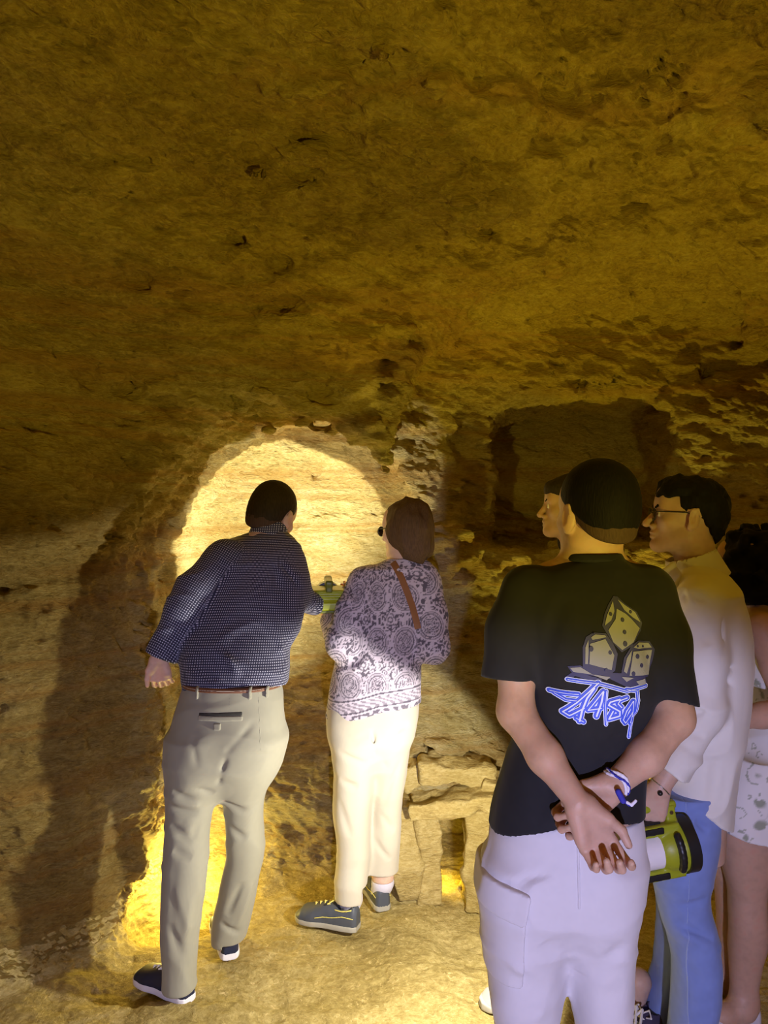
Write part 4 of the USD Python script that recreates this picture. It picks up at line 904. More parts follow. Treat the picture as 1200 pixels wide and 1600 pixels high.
def person_print():
    P = thing('person', (-.03, 2.88, 0), 'person in a mandala print blouse and cream trousers with a brown shoulder strap', 'person')
    D = 2.88
    rows = [(874, 604, 662, .055, 2.90), (882, 588, 668, .068, 2.90), (892, 566, 674, .085, 2.90), (915, 552, 676, .10, 2.89), (950, 545, 668, .112, D), (985, 535, 660, .118, D), (1020, 524, 656, .120, D), (1060, 517, 656, .125, D), (1095, 511, 657, .13, D), (1130, 508, 656, .133, D)]
    T = Solid().add(prow(rows, 2.2), k=0)
    ls, le, lw = at(568, 912, 2.89), at(534, 1006, 2.82), at(512, 962, 3.02); rs, re, rw = at(664, 912, 2.89), at(676, 1008, 2.84), at(640, 985, 3.08)
    T.add(*chain([(ls, .066), (at(550, 960, 2.85), .066), (le, .062), (le + (lw - le) * .78, .050)]), k=.035).add(*chain([(rs, .064), (at(673, 965, 2.86), .064), (re, .060), (re + (rw - re) * .8, .05)]), k=.035)
    folds(T, [(at(575, 905, 2.78), at(560, 1010, 2.74), .014, .010), (at(655, 900, 2.78), at(657, 1015, 2.75), .012, .011), (at(566, 1010, 2.74), at(553, 1040, 2.76), .014, .009), (at(540, 1060, 2.76), at(580, 1025, 2.75), .015, -.006), (at(660, 975, 2.76), at(695, 965, 2.80), .012, .006), (at(660, 985, 2.76), at(690, 992, 2.80), .012, -.004),
              (at(565, 1045, 2.74), at(640, 1050, 2.74), .02, .006), (at(530, 1075, 2.76), at(590, 1050, 2.73), .014, .006), (at(610, 1070, 2.74), at(650, 1040, 2.76), .014, .005), (at(525, 1095, 2.76), at(600, 1078, 2.72), .014, -.004), (at(510, 1000, 2.80), at(540, 1030, 2.77), .014, .006)])
    wrinkle(T, .005, (5, 5, 6), 2, .003)
    hem = lambda x: np.interp(x, [-.24, -.17, -.10, -.02, .06, .14], [.780, .785, .80, .825, .835, .84])
    T.cut(lambda X, Y, Z: (hem(X) + .02 - Z) * .9)
    V, F = T.mesh(.0042)
    a = np.arctan2(V[:, 0] + .03, -(V[:, 1] - 2.89)); uv = np.stack([a * .168 + .055, V[:, 2] - .86], 1)
    ev = lambda ps: np.min([q[2](*V.T) for q in ps], 0); tor = ev([prow(rows, 2.2)])
    for A, Bm in ((ls, le), (rs, re)):
        m = (ev([cone(A, Bm, .065, .062)]) < tor - .004) & ((V[:, 0] + .03) * np.sign(A[0] + .03) > .09); ax = unit(Bm - A); sd = unit(np.cross(ax, (0, 1, 0)))
        uv[m] = np.stack([(V - A) @ sd + .061, -(V - A) @ ax + .084], 1)[m]
    tone = mandala(uv)
    hz = V[:, 2] - hem(V[:, 0]); P3 = V * 1.0
    band = lnoise(V, 120, 1)
    tone = np.where(hz < .105, np.where(band > .0, .8, .15), tone)
    tone = np.where((hz > .050) & (hz < .085), np.where(np.sin(V[:, 0] * 210 + 6 * np.sin(hz * 90)) > -.1, .32, .85), tone)
    for lo_, hi_, c in ((.086, .092, .85), (.092, .098, .1), (.098, .105, .8), (.044, .050, .1), (.038, .044, .85)): tone = np.where((hz > lo_) & (hz < hi_), c, tone)
    col = np.array([.035, .03, .05]) + tone[:, None] * np.array([.54, .48, .56])
    obj('blouse', (V, F), PRINT, P, colors=col)
    hip = [(1075, 524, 642, .108, D), (1110, 516, 650, .116, D), (1145, 516, 644, .125, D), (1170, 535, 625, .095, D), (1195, 560, 605, .05, D)]
    ll = [(1095, 519, 590, .085, 2.885), (1122, 514, 596, .103, 2.87), (1165, 516, 587, .108, 2.86), (1222, 521, 582, .095, 2.87), (1278, 524, 579, .085, 2.88), (1335, 525, 577, .080, 2.88), (1377, 524, 574, .078, 2.87), (1402, 524, 572, .076, 2.87)]
    rl = [(1100, 574, 648, .10, 2.90), (1137, 578, 646, .117, 2.91), (1165, 582, 641, .108, 2.92), (1222, 582, 632, .095, 2.94), (1278, 581, 627, .086, 2.96), (1335, 577, 623, .080, 2.98), (1372, 574, 622, .077, 2.99)]
    Q = Solid().add(prow(hip), k=0).add(prow(ll), prow(rl), k=.045)
    folds(Q, [(at(520, 1140, 2.74), at(560, 1165, 2.73), .014, .007), (at(555, 1160, 2.73), at(585, 1140, 2.74), .012, .007), (at(525, 1175, 2.75), at(575, 1195, 2.76), .012, .006), (at(530, 1220, 2.77), at(560, 1230, 2.77), .014, .008), (at(528, 1250, 2.78), at(548, 1310, 2.79), .013, .007), (at(582, 1140, 2.75), at(586, 1180, 2.78), .008, .010),
              (at(588, 1160, 2.78), at(605, 1200, 2.82), .012, .006), (at(625, 1180, 2.82), at(595, 1270, 2.86), .012, .005), (at(590, 1270, 2.86), at(618, 1300, 2.88), .012, .006), (at(582, 1310, 2.88), at(610, 1345, 2.9), .012, .006), (at(532, 1290, 2.79), at(532, 1398, 2.79), .006, .004), (at(605, 1150, 2.77), at(640, 1130, 2.79), .012, .005)])
    wrinkle(Q, .0035, (5, 5, 7), 3, .0022)
    Q.cut(lambda X, Y, Z: np.where(X > -.085, .155 - Z, .095 - Z) * np.where(Z < .5, 1, 0) - np.where(Z < .5, 0, 1))
    obj('trousers', Q.mesh(.0048), CREAM_TROUSER, P)
    f = Frame(at(633, 828, 2.90), -50, -2, 0, .98)
    B = head(Solid(), f)
    B.add(cone(f.p(0, -.02, -.05), at(634, 884, 2.90), .05, .055), cone(at(634, 884, 2.9), at(590, 905, 2.9), .045, .045), cone(at(634, 884, 2.9), at(655, 905, 2.9), .045, .045), k=.03)
    B.add(prow(inner(rows[3:], .85)), prow(inner(hip, .8)), prow(inner(ll, .70)), prow(inner(rl, .70)), k=.03)
    B.add(*chain([(ls, .045), (le, .038), (lw, .026)]), k=.02).add(*chain([(rs, .045), (re, .038), (rw, .026)]), k=.02)
    hand(B, lw, (.1, .6, .75), (1, .1, 0), (.1, -.3, .9), curls=[(30, 40, 30)] * 4, s=.92)
    hand(B, rw, (-.8, .5, .3), (0, .2, 1), (.2, 1, 0), curls=[(30, 40, 30)] * 4, s=.92)
    la, ra = (-.128, 2.86, .10), (-.005, 2.985, .13)
    B.add(cone(la, (la[0], la[1] + .02, .06), .036, .034), cone(ra, (ra[0], ra[1] + .02, .06), .036, .034), k=.02)
    obj('body', B.mesh(.0036), SKIN_C, P)
    H = Solid().add(f.ell((0, -.022, .036), (.088, .104, .092)), k=0).add(f.ell((0, -.052, -.045), (.080, .066, .095)), k=.04)
    for q in (-1, 1): H.add(f.ell((q * .070, -.010, -.018), (.020, .042, .058)), k=.02)
    H.cut(lambda X, Y, Z: (lambda x, y, z: np.maximum((y - .050 + .38 * np.minimum(z - .045, 0.0) * -1 - .55 * np.maximum(z - .045, 0)), -(z + .135)) * f.k)(*f.loc(X, Y, Z)), .01)
    H.warp(lambda X, Y, Z: (lambda x, y, z: .0012 * lnoise(np.stack(np.broadcast_arrays(x, y, z * .18), -1), 130, 0) + .0022 * LAT[1](np.stack(np.broadcast_arrays(x, y, z * .35), -1), 36, 1))(*f.loc(X, Y, Z)))
    obj('hair', H.mesh(.0032), HAIR_BROWN, P); eyes(f, P); brows(f, P, HAIR_BROWN)
    glasses(P, f, BLACK_PLASTIC, .0020)
    for c, q in ((la, (-.132, 2.83)), (ra, (-.005, 2.965))):
        obj('sock', Solid().add(cone((c[0], c[1], .26), (c[0], c[1], .10), .042, .041), cone((c[0], c[1], .10), (c[0] - .01, c[1] + .02, .05), .041, .040), k=.02).cut(lambda X, Y, Z: Z - .245).mesh(.004), LILAC_SOCK, P)
    a = (GREY_SHOE, GREY_RUBBER, YELLOW_LACE)
    shoe(P, (-.098, 2.815, 0), (-.345, 2.905, 0), mats=a, h=.088, collar=.098, w=.104, sole_h=.026, piping=YELLOW_LACE); shoe(P, (-.002, 2.945, 0), (-.075, 3.19, 0), mats=a, h=.088, collar=.098, w=.100, sole_h=.026, piping=YELLOW_LACE)
    # shoulder strap, and the small bag it carries in front
    pts = [(614, 879, 2.81), (619, 887, 2.795), (628, 905, 2.772), (638, 930, 2.757), (645, 950, 2.752), (650, 968, 2.752), (654, 985, 2.757)]
    b = thing('shoulder_bag', at(640, 920, 2.78), 'brown leather bag strap across the back of the mandala print blouse', 'bag')
    c = [at(*p) for p in pts]; y = np.array([bisect_front(T, p[0], p[2], 2.6, 2.95) for p in c]); c = [np.array([p[0], q - .004, p[2]]) for p, q in zip(c, y)]
    Vv, Ff = [], []
    for i, p in enumerate(c):
        t = unit(c[min(i + 1, len(c) - 1)] - c[max(i - 1, 0)]); s_ = unit(np.cross(t, (0, 1, 0)))
        for q in (-1, 1):
            e = p + s_ * q * .0125; yy = bisect_front(T, e[0], e[2], 2.6, 2.95); Vv += [[e[0], yy - .004, e[2]], [e[0], yy + .004, e[2]]]
    for i in range(len(c) - 1):
        k = 4 * i; n = k + 4
        Ff += [[k, k + 2, n + 2], [k, n + 2, n], [k + 1, n + 1, n + 3], [k + 1, n + 3, k + 3], [k, n, n + 1], [k, n + 1, k + 1], [k + 2, k + 3, n + 3], [k + 2, n + 3, n + 2]]
    obj('strap', (np.array(Vv), np.array(Ff)), TAN_LEATHER, b, smooth=30)
    obj('bag', Solid().add(box(at(590, 1050, 3.06), (.09, .035, .07), None, .02), k=0).mesh(.006), TAN_LEATHER, b)
    return P
def bisect_front(S, x, z, lo, hi):
    for _ in range(18):
        m = (lo + hi) / 2
        if S.eval(np.array([x], F32), np.array([m], F32), np.array([z], F32))[0] < 0: hi = m
        else: lo = m
    return hi
def glasses(P, f, mt, r=.0018, lens=True):
    g = obj('glasses', Solid().add(*[p for q in (-1, 1) for p in (
        *[f.cone((q * (.034 + .023 * math.cos(t)), .0975 - .004 * abs(math.cos(t)), -.004 + .019 * math.sin(t)), (q * (.034 + .023 * math.cos(t + .45)), .0975 - .004 * abs(math.cos(t + .45)), -.004 + .019 * math.sin(t + .45)), r) for t in np.arange(0, 6.3, .45)],
        f.cone((q * .057, .093, .006), (q * .077, .015, .010), r), f.cone((q * .077, .015, .010), (q * .080, -.020, .004), r))], f.cone((-.011, .098, .002), (.011, .098, .002), r), k=.001).mesh(.0016, pad=.006, B=8), mt, P)
    if lens:
        for q in (-1, 1):
            c = trimesh.creation.cylinder(.0215, .0012, sections=28); R = np.eye(4)
            v = c.vertices[:, [0, 2, 1]] * [1.08, 1, .86]
            obj('lens', (np.array([f.p(q * .034 + a, .0972 + b_, -.004 + d) for a, b_, d in v]), c.faces[:, ::-1]), M_LENS, g, smooth=30)
M_LENS = mat('lens_glass', {'t': ('transparent_bsdf', {'color': (.95, .95, .95)}), 'g': ('glossy_bsdf', {'roughness': .03}), 'f': ('fresnel', {'IOR': 1.5}), 'm': ('mix_closure', {})}, [('f.fac', 'm.fac'), ('t.BSDF', 'm.closure1'), ('g.BSDF', 'm.closure2')], surface='m.closure')
person_print()
# ---------------------------------------------------------------- hand lanterns
WHITE_DIFFUSER = plain('white_diffuser', (.80, .78, .82), .35); LENS_GREY = plain('reflector_glass', (.35, .36, .38), .15, .6)
def lantern(c, axis, up, label, mt=None, dark=None, s=1.0, group=None):
    """A work torch: cylinder diffuser between two caps, bars with rubber pads, top handle, round lens at the axis' end."""
    mt = mt or GREEN_PLASTIC; dark = dark or BLACK_PLASTIC
    P = thing('lantern', c, label, 'lantern', group)
    a = unit(axis); u = np.array(up, float); u = unit(u - a * (u @ a)); w = np.cross(a, u); R = np.array([a, w, u]); c = np.array(c, float)
    q = lambda x, y, z: c + (a * x + w * y + u * z) * s
    bx = lambda p, h, r=.004: box(q(*p), np.array(h) * s, R, r * s)
    Bd = Solid().add(cone(q(-.098, 0, 0), q(-.072, 0, 0), .058 * s, .058 * s), cone(q(.062, 0, 0), q(.082, 0, 0), .062 * s, .068 * s), k=0)
    Bd.cut(lambda X, Y, Z: np.maximum(-((X - c[0]) * a[0] + (Y - c[1]) * a[1] + (Z - c[2]) * a[2]) - .118 * s, ((X - c[0]) * a[0] + (Y - c[1]) * a[1] + (Z - c[2]) * a[2]) - .092 * s), .004)
    for y, z in ((0, .058), (0, -.058), (-.056, 0)): Bd.add(bx((-.008, y * 1.0, z), (.092, .034 if y == 0 else .010, .014 if y == 0 else .028)), k=.006)
    Bd.add(bx((.072, 0, .085), (.014, .016, .028)), bx((-.085, 0, .085), (.014, .016, .028)), k=.01)
    obj('body', Bd.mesh(.004, B=12), mt, P)
    obj('diffuser', Solid().add(cone(q(-.078, 0, 0), q(.068, 0, 0), .050 * s), k=0).mesh(.004, B=12), WHITE_DIFFUSER, P)
    obj('handle', Solid().add(bx((-.005, 0, .110), (.098, .013, .011), .008), k=0).mesh(.0035, B=12), mt, P)
    for y, z, hz in ((-.004, .0715, .004), (-.004, -.0715, .004)): obj('grip_pad', Solid().add(bx((-.020, y, z), (.058, .024, .006), .002), k=0).mesh(.003, B=12), dark, P)
    for y, z in ((.0325, .060), (.0325, -.060)): obj('grip_pad', Solid().add(bx((-.020, y, z), (.058, .005, .0085), .002), k=0).mesh(.003, B=12), dark, P)
    rg = obj('lens_ring', trimesh.creation.annulus(.050 * s, .073 * s, .030 * s, sections=48, transform=trimesh.geometry.align_vectors([0, 0, 1], a)).apply_translation(q(.100, 0, 0)), dark, P, smooth=30)
    obj('lens', trimesh.creation.cylinder(.051 * s, .012 * s, sections=40, transform=trimesh.geometry.align_vectors([0, 0, 1], a)).apply_translation(q(.100, 0, 0)), LENS_GREY, rg, smooth=30)
    obj('bumper', Solid().add(*[cone(q(.066, .066 * math.cos(t), .066 * math.sin(t)), q(.066, .066 * math.cos(t + .2), .066 * math.sin(t + .2)), .010 * s) for t in np.arange(-.65, .65, .2)], k=.002).mesh(.003, B=12), dark, P)
    obj('screw', trimesh.creation.cylinder(.005 * s, .006, sections=16, transform=trimesh.geometry.align_vectors([0, 0, 1], w)).apply_translation(q(.072, .0165, .095)), STEEL, P, smooth=30)
    return P
def box_torch(c, fwd, up, label):
    """A square-bodied hand torch seen from behind: ribbed housing, top handle, side rail, round head at the front."""
    P = thing('torch', c, label, 'torch'); a = unit(fwd); u = np.array(up, float); u = unit(u - a * (u @ a)); w = np.cross(a, u); R = np.array([a, w, u]); c = np.array(c, float)
    q = lambda x, y, z: c + a * x + w * y + u * z
    S = Solid().add(box(q(0, 0, 0), (.050, .070, .040), R, .010), box(q(-.048, 0, -.022), (.010, .066, .016), R, .005), k=.006)
    for z in (.026, .006): S.sub(box(q(-.052, 0, z), (.006, .052, .0055), R, .003), k=.003)
    obj('body', S.mesh(.003, B=12), GREEN_PLASTIC, P)
    h = Solid().add(box(q(-.006, 0, .070), (.056, .013, .009), R, .006), box(q(-.048, 0, .055), (.012, .013, .022), R, .005), box(q(.034, 0, .055), (.012, .013, .022), R, .005), k=.01)
    obj('handle', h.mesh(.003, B=12), DARK_GREEN, P)
    obj('rail', Solid().add(box(q(-.01, 0, -.045), (.040, .058, .006), R, .004), k=0).mesh(.003, B=12), DARK_GREEN, P)
    t = trimesh.geometry.align_vectors([0, 0, 1], a)
    r = obj('lens_ring', trimesh.creation.annulus(.040, .052, .03, sections=40, transform=t).apply_translation(q(.064, 0, 0)), BLACK_PLASTIC, P, smooth=30)
    obj('lens', trimesh.creation.cylinder(.041, .008, sections=40, transform=t).apply_translation(q(.062, 0, 0)), LENS_GREY, r, smooth=30)
box_torch(at(513, 934, 2.90), (-.12, .95, .12), (0, 0, 1), 'green torch lighting the niche, held between the gingham shirt and the mandala blouse')
lantern(at(1012, 1328, 1.97), (.985, .10, .14), (-.12, 0, 1), 'lime yellow lantern with white diffuser, hanging from the hand in front of pale jeans')
lantern((.45, 2.14, .765), (-.97, .1, .10), (.1, 0, 1), 'lime yellow lantern barely showing past the hip of the black T-shirt')

# ---------------------------------------------------------------- the man with glasses in the white shirt
def person_glasses():
    D = 2.17
    P = thing('person', (.90, D, 0), 'person with glasses in a white shirt and pale jeans, seen in profile', 'person')
    rows = [(872, 1062, 1112, .060, D), (884, 1052, 1126, .085, D), (900, 1043, 1136, .13, D), (930, 1036, 1150, .165, D), (965, 1031, 1158, .178, D), (1010, 1027, 1162, .182, D), (1080, 1024, 1161, .178, D), (1150, 1020, 1150, .172, D), (1200, 1018, 1140, .172, D), (1250, 1018, 1133, .174, D), (1320, 1018, 1128, .175, D)]
    T = Solid().add(prow(rows, 2.2), k=0)
    ls, le, lw = at(1098, 940, 2.03), at(1097, 1112, 1.99), at(1030, 1232, 1.965); rs, re, rw = at(1085, 940, 2.33), at(1075, 1100, 2.36), at(1010, 1160, 2.30)
    nl = unit(lw - le); cp = at(1046, 1204, 1.97)
    T.add(*chain([(ls, .064), (at(1101, 1030, 2.0), .058), (le, .055)]), k=.035).add(clip(cone(le, cp + nl * .05, .055, .052), cp, nl), k=.025).add(clip(cone(cp - nl * .055, cp + nl * .02, .056, .054), cp + nl * .004, nl), k=.003)
    T.add(*chain([(rs, .064), (re, .055), (rw, .045)]), k=.035)
    T.sub(cone(cp - nl * .03, cp + nl * .06, .043, .045), k=.004)
    F = 1.97
    folds(T, [(at(1124, 960, F), at(1126, 1050, F), .008, .010), (at(1126, 1050, F), at(1108, 1130, F), .008, .012), (at(1108, 1130, F), at(1092, 1195, F), .010, .010), (at(1128, 1045, F), at(1150, 1035, 2.05), .010, .006), (at(1130, 1050, F), at(1145, 1090, 2.05), .012, .005), (at(1070, 920, F), at(1120, 950, F), .012, .006),
              (at(1060, 950, F), at(1085, 905, 2.05), .010, .007), (at(1090, 960, 1.95), at(1105, 1010, 1.94), .012, .004), (at(1075, 1120, 1.94), at(1110, 1105, 1.94), .010, .006), (at(1075, 1145, 1.93), at(1100, 1150, 1.94), .010, .005), (at(1120, 1180, 2.0), at(1110, 1260, 2.0), .014, .006), (at(1140, 1100, 2.02), at(1130, 1220, 2.02), .016, .005)])
    wrinkle(T, .007, (5, 5, 5), 1, .006)
    hem = lambda x: np.interp(x, [.74, .80, .86, .92, .98], [.845, .815, .785, .735, .700])
    T.cut(lambda X, Y, Z: (hem(X) - Z) * .8)
    sh = obj('shirt', T.mesh(.0048), WHITE_SHIRT, P)
    f = Frame(at(1069, 806, D), -80, 5, 0, .95)
    C = Solid().add(loft([(-.02, 0, 0, .092, .086), (.020, 0, .0, .082, .074), (.062, 0, .0, .072, .064)], 2.1, ONB((-.30, 0, .95)), at(1088, 897, D)), k=0).sub(loft([(-.03, 0, 0, .078, .070), (.030, 0, .0, .071, .063), (.07, 0, .0, .068, .060)], 2.1, ONB((-.30, 0, .95)), at(1088, 897, D)), k=.002)
    C.add(box(at(1053, 903, 2.10), (.026, .006, .040), np.array([[.80, .2, .56], [-.2, .97, -.06], [-.56, -.06, .82]]), .004), k=.004)
    obj('collar', C.mesh(.0035), WHITE_SHIRT, sh)
    hip = [(1205, 1034, 1112, .150, D), (1250, 1032, 1110, .155, D), (1290, 1026, 1106, .155, D), (1330, 1030, 1104, .13, D), (1370, 1040, 1090, .06, D)]
    nlg = [(1235, 1026, 1114, .09, 2.09), (1285, 1019, 1106, .09, 2.09), (1372, 1021, 1106, .086, 2.08), (1408, 1027, 1107, .082, 2.08), (1442, 1036, 1116, .08, 2.07), (1469, 1047, 1120, .078, 2.07), (1508, 1053, 1123, .076, 2.06), (1547, 1052, 1122, .077, 2.06), (1600, 1046, 1113, .08, 2.06), (1672, 1040, 1112, .084, 2.06)]
    flg = [(1250, 1030, 1105, .09, 2.26), (1330, 1028, 1095, .088, 2.27), (1400, 1029, 1075, .08, 2.28), (1455, 1030, 1062, .074, 2.28), (1508, 1026, 1052, .07, 2.29), (1547, 1014, 1045, .068, 2.29), (1592, 1004, 1036, .066, 2.29)]
    Q = Solid().add(prow(hip), k=0).add(prow(nlg), prow(flg), k=.045)
    G = 2.0
    folds(Q, [(at(1035, 1430, G), at(1115, 1470, G), .012, .009), (at(1050, 1420, G), at(1108, 1405, G), .012, .007), (at(1060, 1455, G), at(1120, 1485, G), .012, -.006), (at(1028, 1400, G), at(1060, 1440, G), .014, .006), (at(1060, 1500, G), at(1110, 1540, G), .016, .005), (at(1085, 1280, G), at(1106, 1300, G), .010, .007), (at(1040, 1300, G), at(1100, 1265, G), .010, .005)])
    wrinkle(Q, .004, (5, 5, 6), 0, .003)
    jn = obj('jeans', Q.mesh(.0048), DENIM, P)
    obj('seam', overlay(Q, .0018, (np.array([.79, 1.9, .06]), np.array([.90, 2.1, .85]), box((.826, 1.97, .45), (.0022, .075, .38), np.array([[1, 0, .01], [0, 1, 0], [-.01, 0, 1]]), .0005)[2]), .003), DENIM_THREAD, jn)
    B = head(Solid(), f, nose=1.15)
    B.add(cone(f.p(0, -.03, -.05), at(1088, 900, D), .055, .060), cone(at(1090, 915, D), at(1093, 935, 2.06), .045, .045), cone(at(1090, 915, D), at(1090, 935, 2.28), .045, .045), k=.03)
    B.add(prow(inner(rows[3:], .84)), prow(inner(hip, .8)), prow(inner(nlg, .7)), prow(inner(flg, .7)), k=.03)
    B.add(*chain([(ls, .045), (le, .037), (at(1060, 1180, 1.97), .034), (lw, .0255)]), k=.02).add(*chain([(rs, .045), (re, .037), (rw, .026)]), k=.02)
    hand(B, lw, (-.28, .05, -1), (.25, .9, -.05), (-1, .2, .3), curls=[(52, 85, 50), (55, 88, 50), (58, 88, 50), (60, 85, 50)], thumb=((.6, .45, .65), (.6, -.2, .8)), s=.92, spread=2)
    hand(B, rw, (-1, -.1, -.1), (0, -.3, -1), (0, 1, 0), curls=[(30, 40, 30)] * 4, s=.95)
    for x, y in ((.86, 2.06), (.79, 2.29)): B.add(cone((x, y, .14), (x - .02, y, .06), .04, .035), k=.02)
    obj('body', B.mesh(.0032), SKIN_A, P)
    H = Solid().add(f.ell((0, -.026, .040), (.082, .104, .086)), k=0).add(f.ell((0, .030, .070), (.070, .062, .052)), k=.02).add(f.ell((0, -.072, -.012), (.066, .054, .072)), k=.03)
    H.cut(lambda X, Y, Z: (lambda x, y, z: np.maximum(np.maximum(np.where(y > .030, .052 - z, .3 * (y + .035) - z - .004 - .9 * np.maximum(-.035 - y, 0)), -(z + .085)), (y - .088 + .3 * (z - .06))) * f.k)(*f.loc(X, Y, Z)), .006)
    H.warp(lambda X, Y, Z: .0012 * lnoise(grid_pts(X, Y, Z), 150, 0) + .0012 * LAT[1](grid_pts(X, Y, Z), 45, 1))
    obj('hair', H.mesh(.003), HAIR_BLACK, P); eyes(f, P); brows(f, P, HAIR_BLACK, 1.2); glasses(P, f, BLACK_PLASTIC, .0019)
    a = unit(lw - le); c = lw - a * .004; e1 = unit(np.cross(a, (0, 0, 1))); e2 = np.cross(a, e1)
    pts = [c + a * .006 * math.sin(t) + (e1 * math.cos(t) + e2 * math.sin(t)) * .0285 for t in np.linspace(0, 2 * math.pi, 24)]
    br = obj('bracelet', Solid().add(*[cone(p, q, .0018) for p, q in zip(pts[:-1], pts[1:])], k=.001).mesh(.0018, B=8), STEEL, P, label='thin silver chain bracelet with a dark bead')
    obj('bead', trimesh.creation.icosphere(2, .007).apply_translation(lw + np.array([-.008, -.028, -.002])), BLACK_PLASTIC, br)
    PURPLE = plain('purple_canvas', (.055, .045, .09), .8)
    shoe(P, (.905, 2.06, 0), (.64, 2.03, 0), mats=(PURPLE, WHITE_RUBBER, WHITE_LACE)); o, fr = shoe(P, (.855, 2.275, 0), (.665, 2.13, 0), mats=(PURPLE, WHITE_RUBBER, WHITE_LACE))
    for k in range(4):
        S = Solid().add(*[cone(p, q, .0042) for p, q in zip([fr(.44, .0, .09), fr(.47, -.01 + .02 * (k % 2), .112), fr(.56 + .03 * k, -.03 + .02 * k, .085)], [fr(.47, -.01 + .02 * (k % 2), .112), fr(.56 + .03 * k, -.03 + .02 * k, .085), fr(.60 + .03 * k, -.04 + .026 * k, .062)])], k=.003)
        obj('lace', S.mesh(.0028, pad=.006, B=8), WHITE_LACE, o)
person_glasses()

# ---------------------------------------------------------------- the woman in the white printed playsuit at the edge
def person_playsuit():
    D = 2.36
    P = thing('person', (1.20, D, 0), 'person with dark curly hair in a white printed playsuit and white flat shoes', 'person')
    rows = [(950, 1166, 1226, .10, D), (975, 1156, 1240, .15, D), (1010, 1154, 1248, .165, D), (1060, 1154, 1250, .16, D), (1100, 1158, 1246, .15, D), (1140, 1153, 1248, .155, D), (1190, 1144, 1252, .17, D), (1240, 1128, 1256, .178, D), (1280, 1116, 1254, .18, D)]
    nsh = [(1180, 1144, 1240, .10, 2.29), (1240, 1124, 1230, .105, 2.28), (1330, 1112, 1224, .108, 2.28)]
    fsh = [(1180, 1140, 1230, .10, 2.45), (1240, 1120, 1215, .105, 2.46), (1330, 1104, 1200, .105, 2.46)]
    T = Solid().add(prow(rows[1:], 2.2), k=0).add(prow(nsh), prow(fsh), k=.04)
    ls, le, lw = at(1192, 985, 2.22), at(1232, 1105, 2.16), at(1140, 1128, 2.10)
    wrinkle(T, .006, (5, 5, 5), 2, .004)
    folds(T, [(at(1150, 1145, 2.2), at(1205, 1150, 2.2), .012, .010), (at(1174, 1160, 2.18), at(1176, 1290, 2.17), .007, .005)])
    hem = lambda x: np.interp(x, [1.02, 1.08, 1.14, 1.22, 1.30], [.635, .617, .607, .602, .602])
    T.cut(lambda X, Y, Z: np.maximum((hem(X) - Z) * .9, Z - np.interp(X, [1.10, 1.2, 1.3], [1.20, 1.185, 1.19])))
    V, F = T.mesh(.0045)
    n1, n2, n3 = lnoise(V, 27, 0), lnoise(V, 90, 1), lnoise(V, 40, 2)
    col = np.tile([.72, .70, .70], (len(V), 1))
    blot = np.clip((n1 - .45) * 8, 0, 1) * (n2 > -.25); vein = (np.abs(n3) < .05) & (n1 > -.05) & (n1 < .40)
    which = lnoise(V, 6.5, 3)[:, None]
    ink = np.where(which > .15, (.16, .20, .11), np.where(which < -.25, (.40, .18, .14), (.12, .13, .17)))
    k = np.maximum(blot * .75, vein * .65)[:, None]; col = col * (1 - k) + ink * k
    obj('playsuit', (V, F), dyed('garden_print'), P, colors=col)
    nl = [(1250, 1128, 1232, .085, 2.29), (1290, 1119, 1218, .083, 2.29), (1350, 1129, 1206, .07, 2.29), (1403, 1140, 1195, .056, 2.29), (1442, 1141, 1197, .056, 2.29), (1470, 1140, 1197, .055, 2.30), (1510, 1141, 1188, .045, 2.31), (1545, 1142, 1184, .037, 2.31), (1570, 1140, 1186, .036, 2.31)]
    fl = [(1250, 1108, 1200, .085, 2.45), (1290, 1106, 1190, .08, 2.45), (1350, 1110, 1170, .068, 2.45), (1403, 1120, 1166, .054, 2.45), (1450, 1122, 1170, .055, 2.46), (1500, 1124, 1164, .043, 2.46), (1545, 1122, 1156, .036, 2.46)]
    f = Frame(at(1166, 886, 2.36), -48, -4, 0, .93)
    B = head(Solid(), f)
    B.add(cone(f.p(0, -.02, -.05), at(1186, 960, D), .05, .055), cone(at(1186, 955, D), ls, .045, .046), cone(at(1186, 955, D), at(1186, 985, 2.50), .045, .045), k=.03)
    B.add(prow(inner(rows, .86)), prow(nl), prow(fl), k=.025)
    B.add(*chain([(ls, .050), (at(1215, 1045, 2.18), .044), (le, .038), (at(1190, 1118, 2.13), .034), (lw, .024)]), k=.02).add(*chain([(at(1186, 990, 2.50), .045), (at(1190, 1100, 2.54), .036), (at(1140, 1130, 2.45), .024)]), k=.02)
    hand(B, lw, (-1, .1, .05), (0, .3, -1), (0, 1, .2), curls=[(20, 30, 20)] * 4, s=.9)
    hand(B, at(1140, 1130, 2.45), (-1, -.3, .0), (0, -.3, -1), (0, -1, .2), curls=[(20, 30, 20)] * 4, s=.9)
    hl, tl = np.array([1.170, 2.305, 0]), np.array([.945, 2.27, 0]); hf, tf = np.array([1.10, 2.46, 0]), np.array([.88, 2.44, 0])
    for h_, t_, a in ((hl, tl, at(1163, 1560, 2.31)), (hf, tf, at(1140, 1545, 2.46))):
        e = unit(t_ - h_); B.add(*chain([(a, .036), (h_ + e * .05 + [0, 0, .05], .036), (h_ + e * .12 + [0, 0, .036], .034), (h_ + e * .19 + [0, 0, .026], .026)]), k=.02)
    obj('body', B.mesh(.0035), SKIN_B, P)
    H = Solid().add(f.ell((0, -.022, .042), (.095, .110, .092)), k=0).add(f.ell((0, -.050, -.04), (.098, .080, .105)), k=.04)
    for q in (-1, 1): H.add(f.ell((q * .080, .010, -.045), (.030, .050, .085)), k=.03)
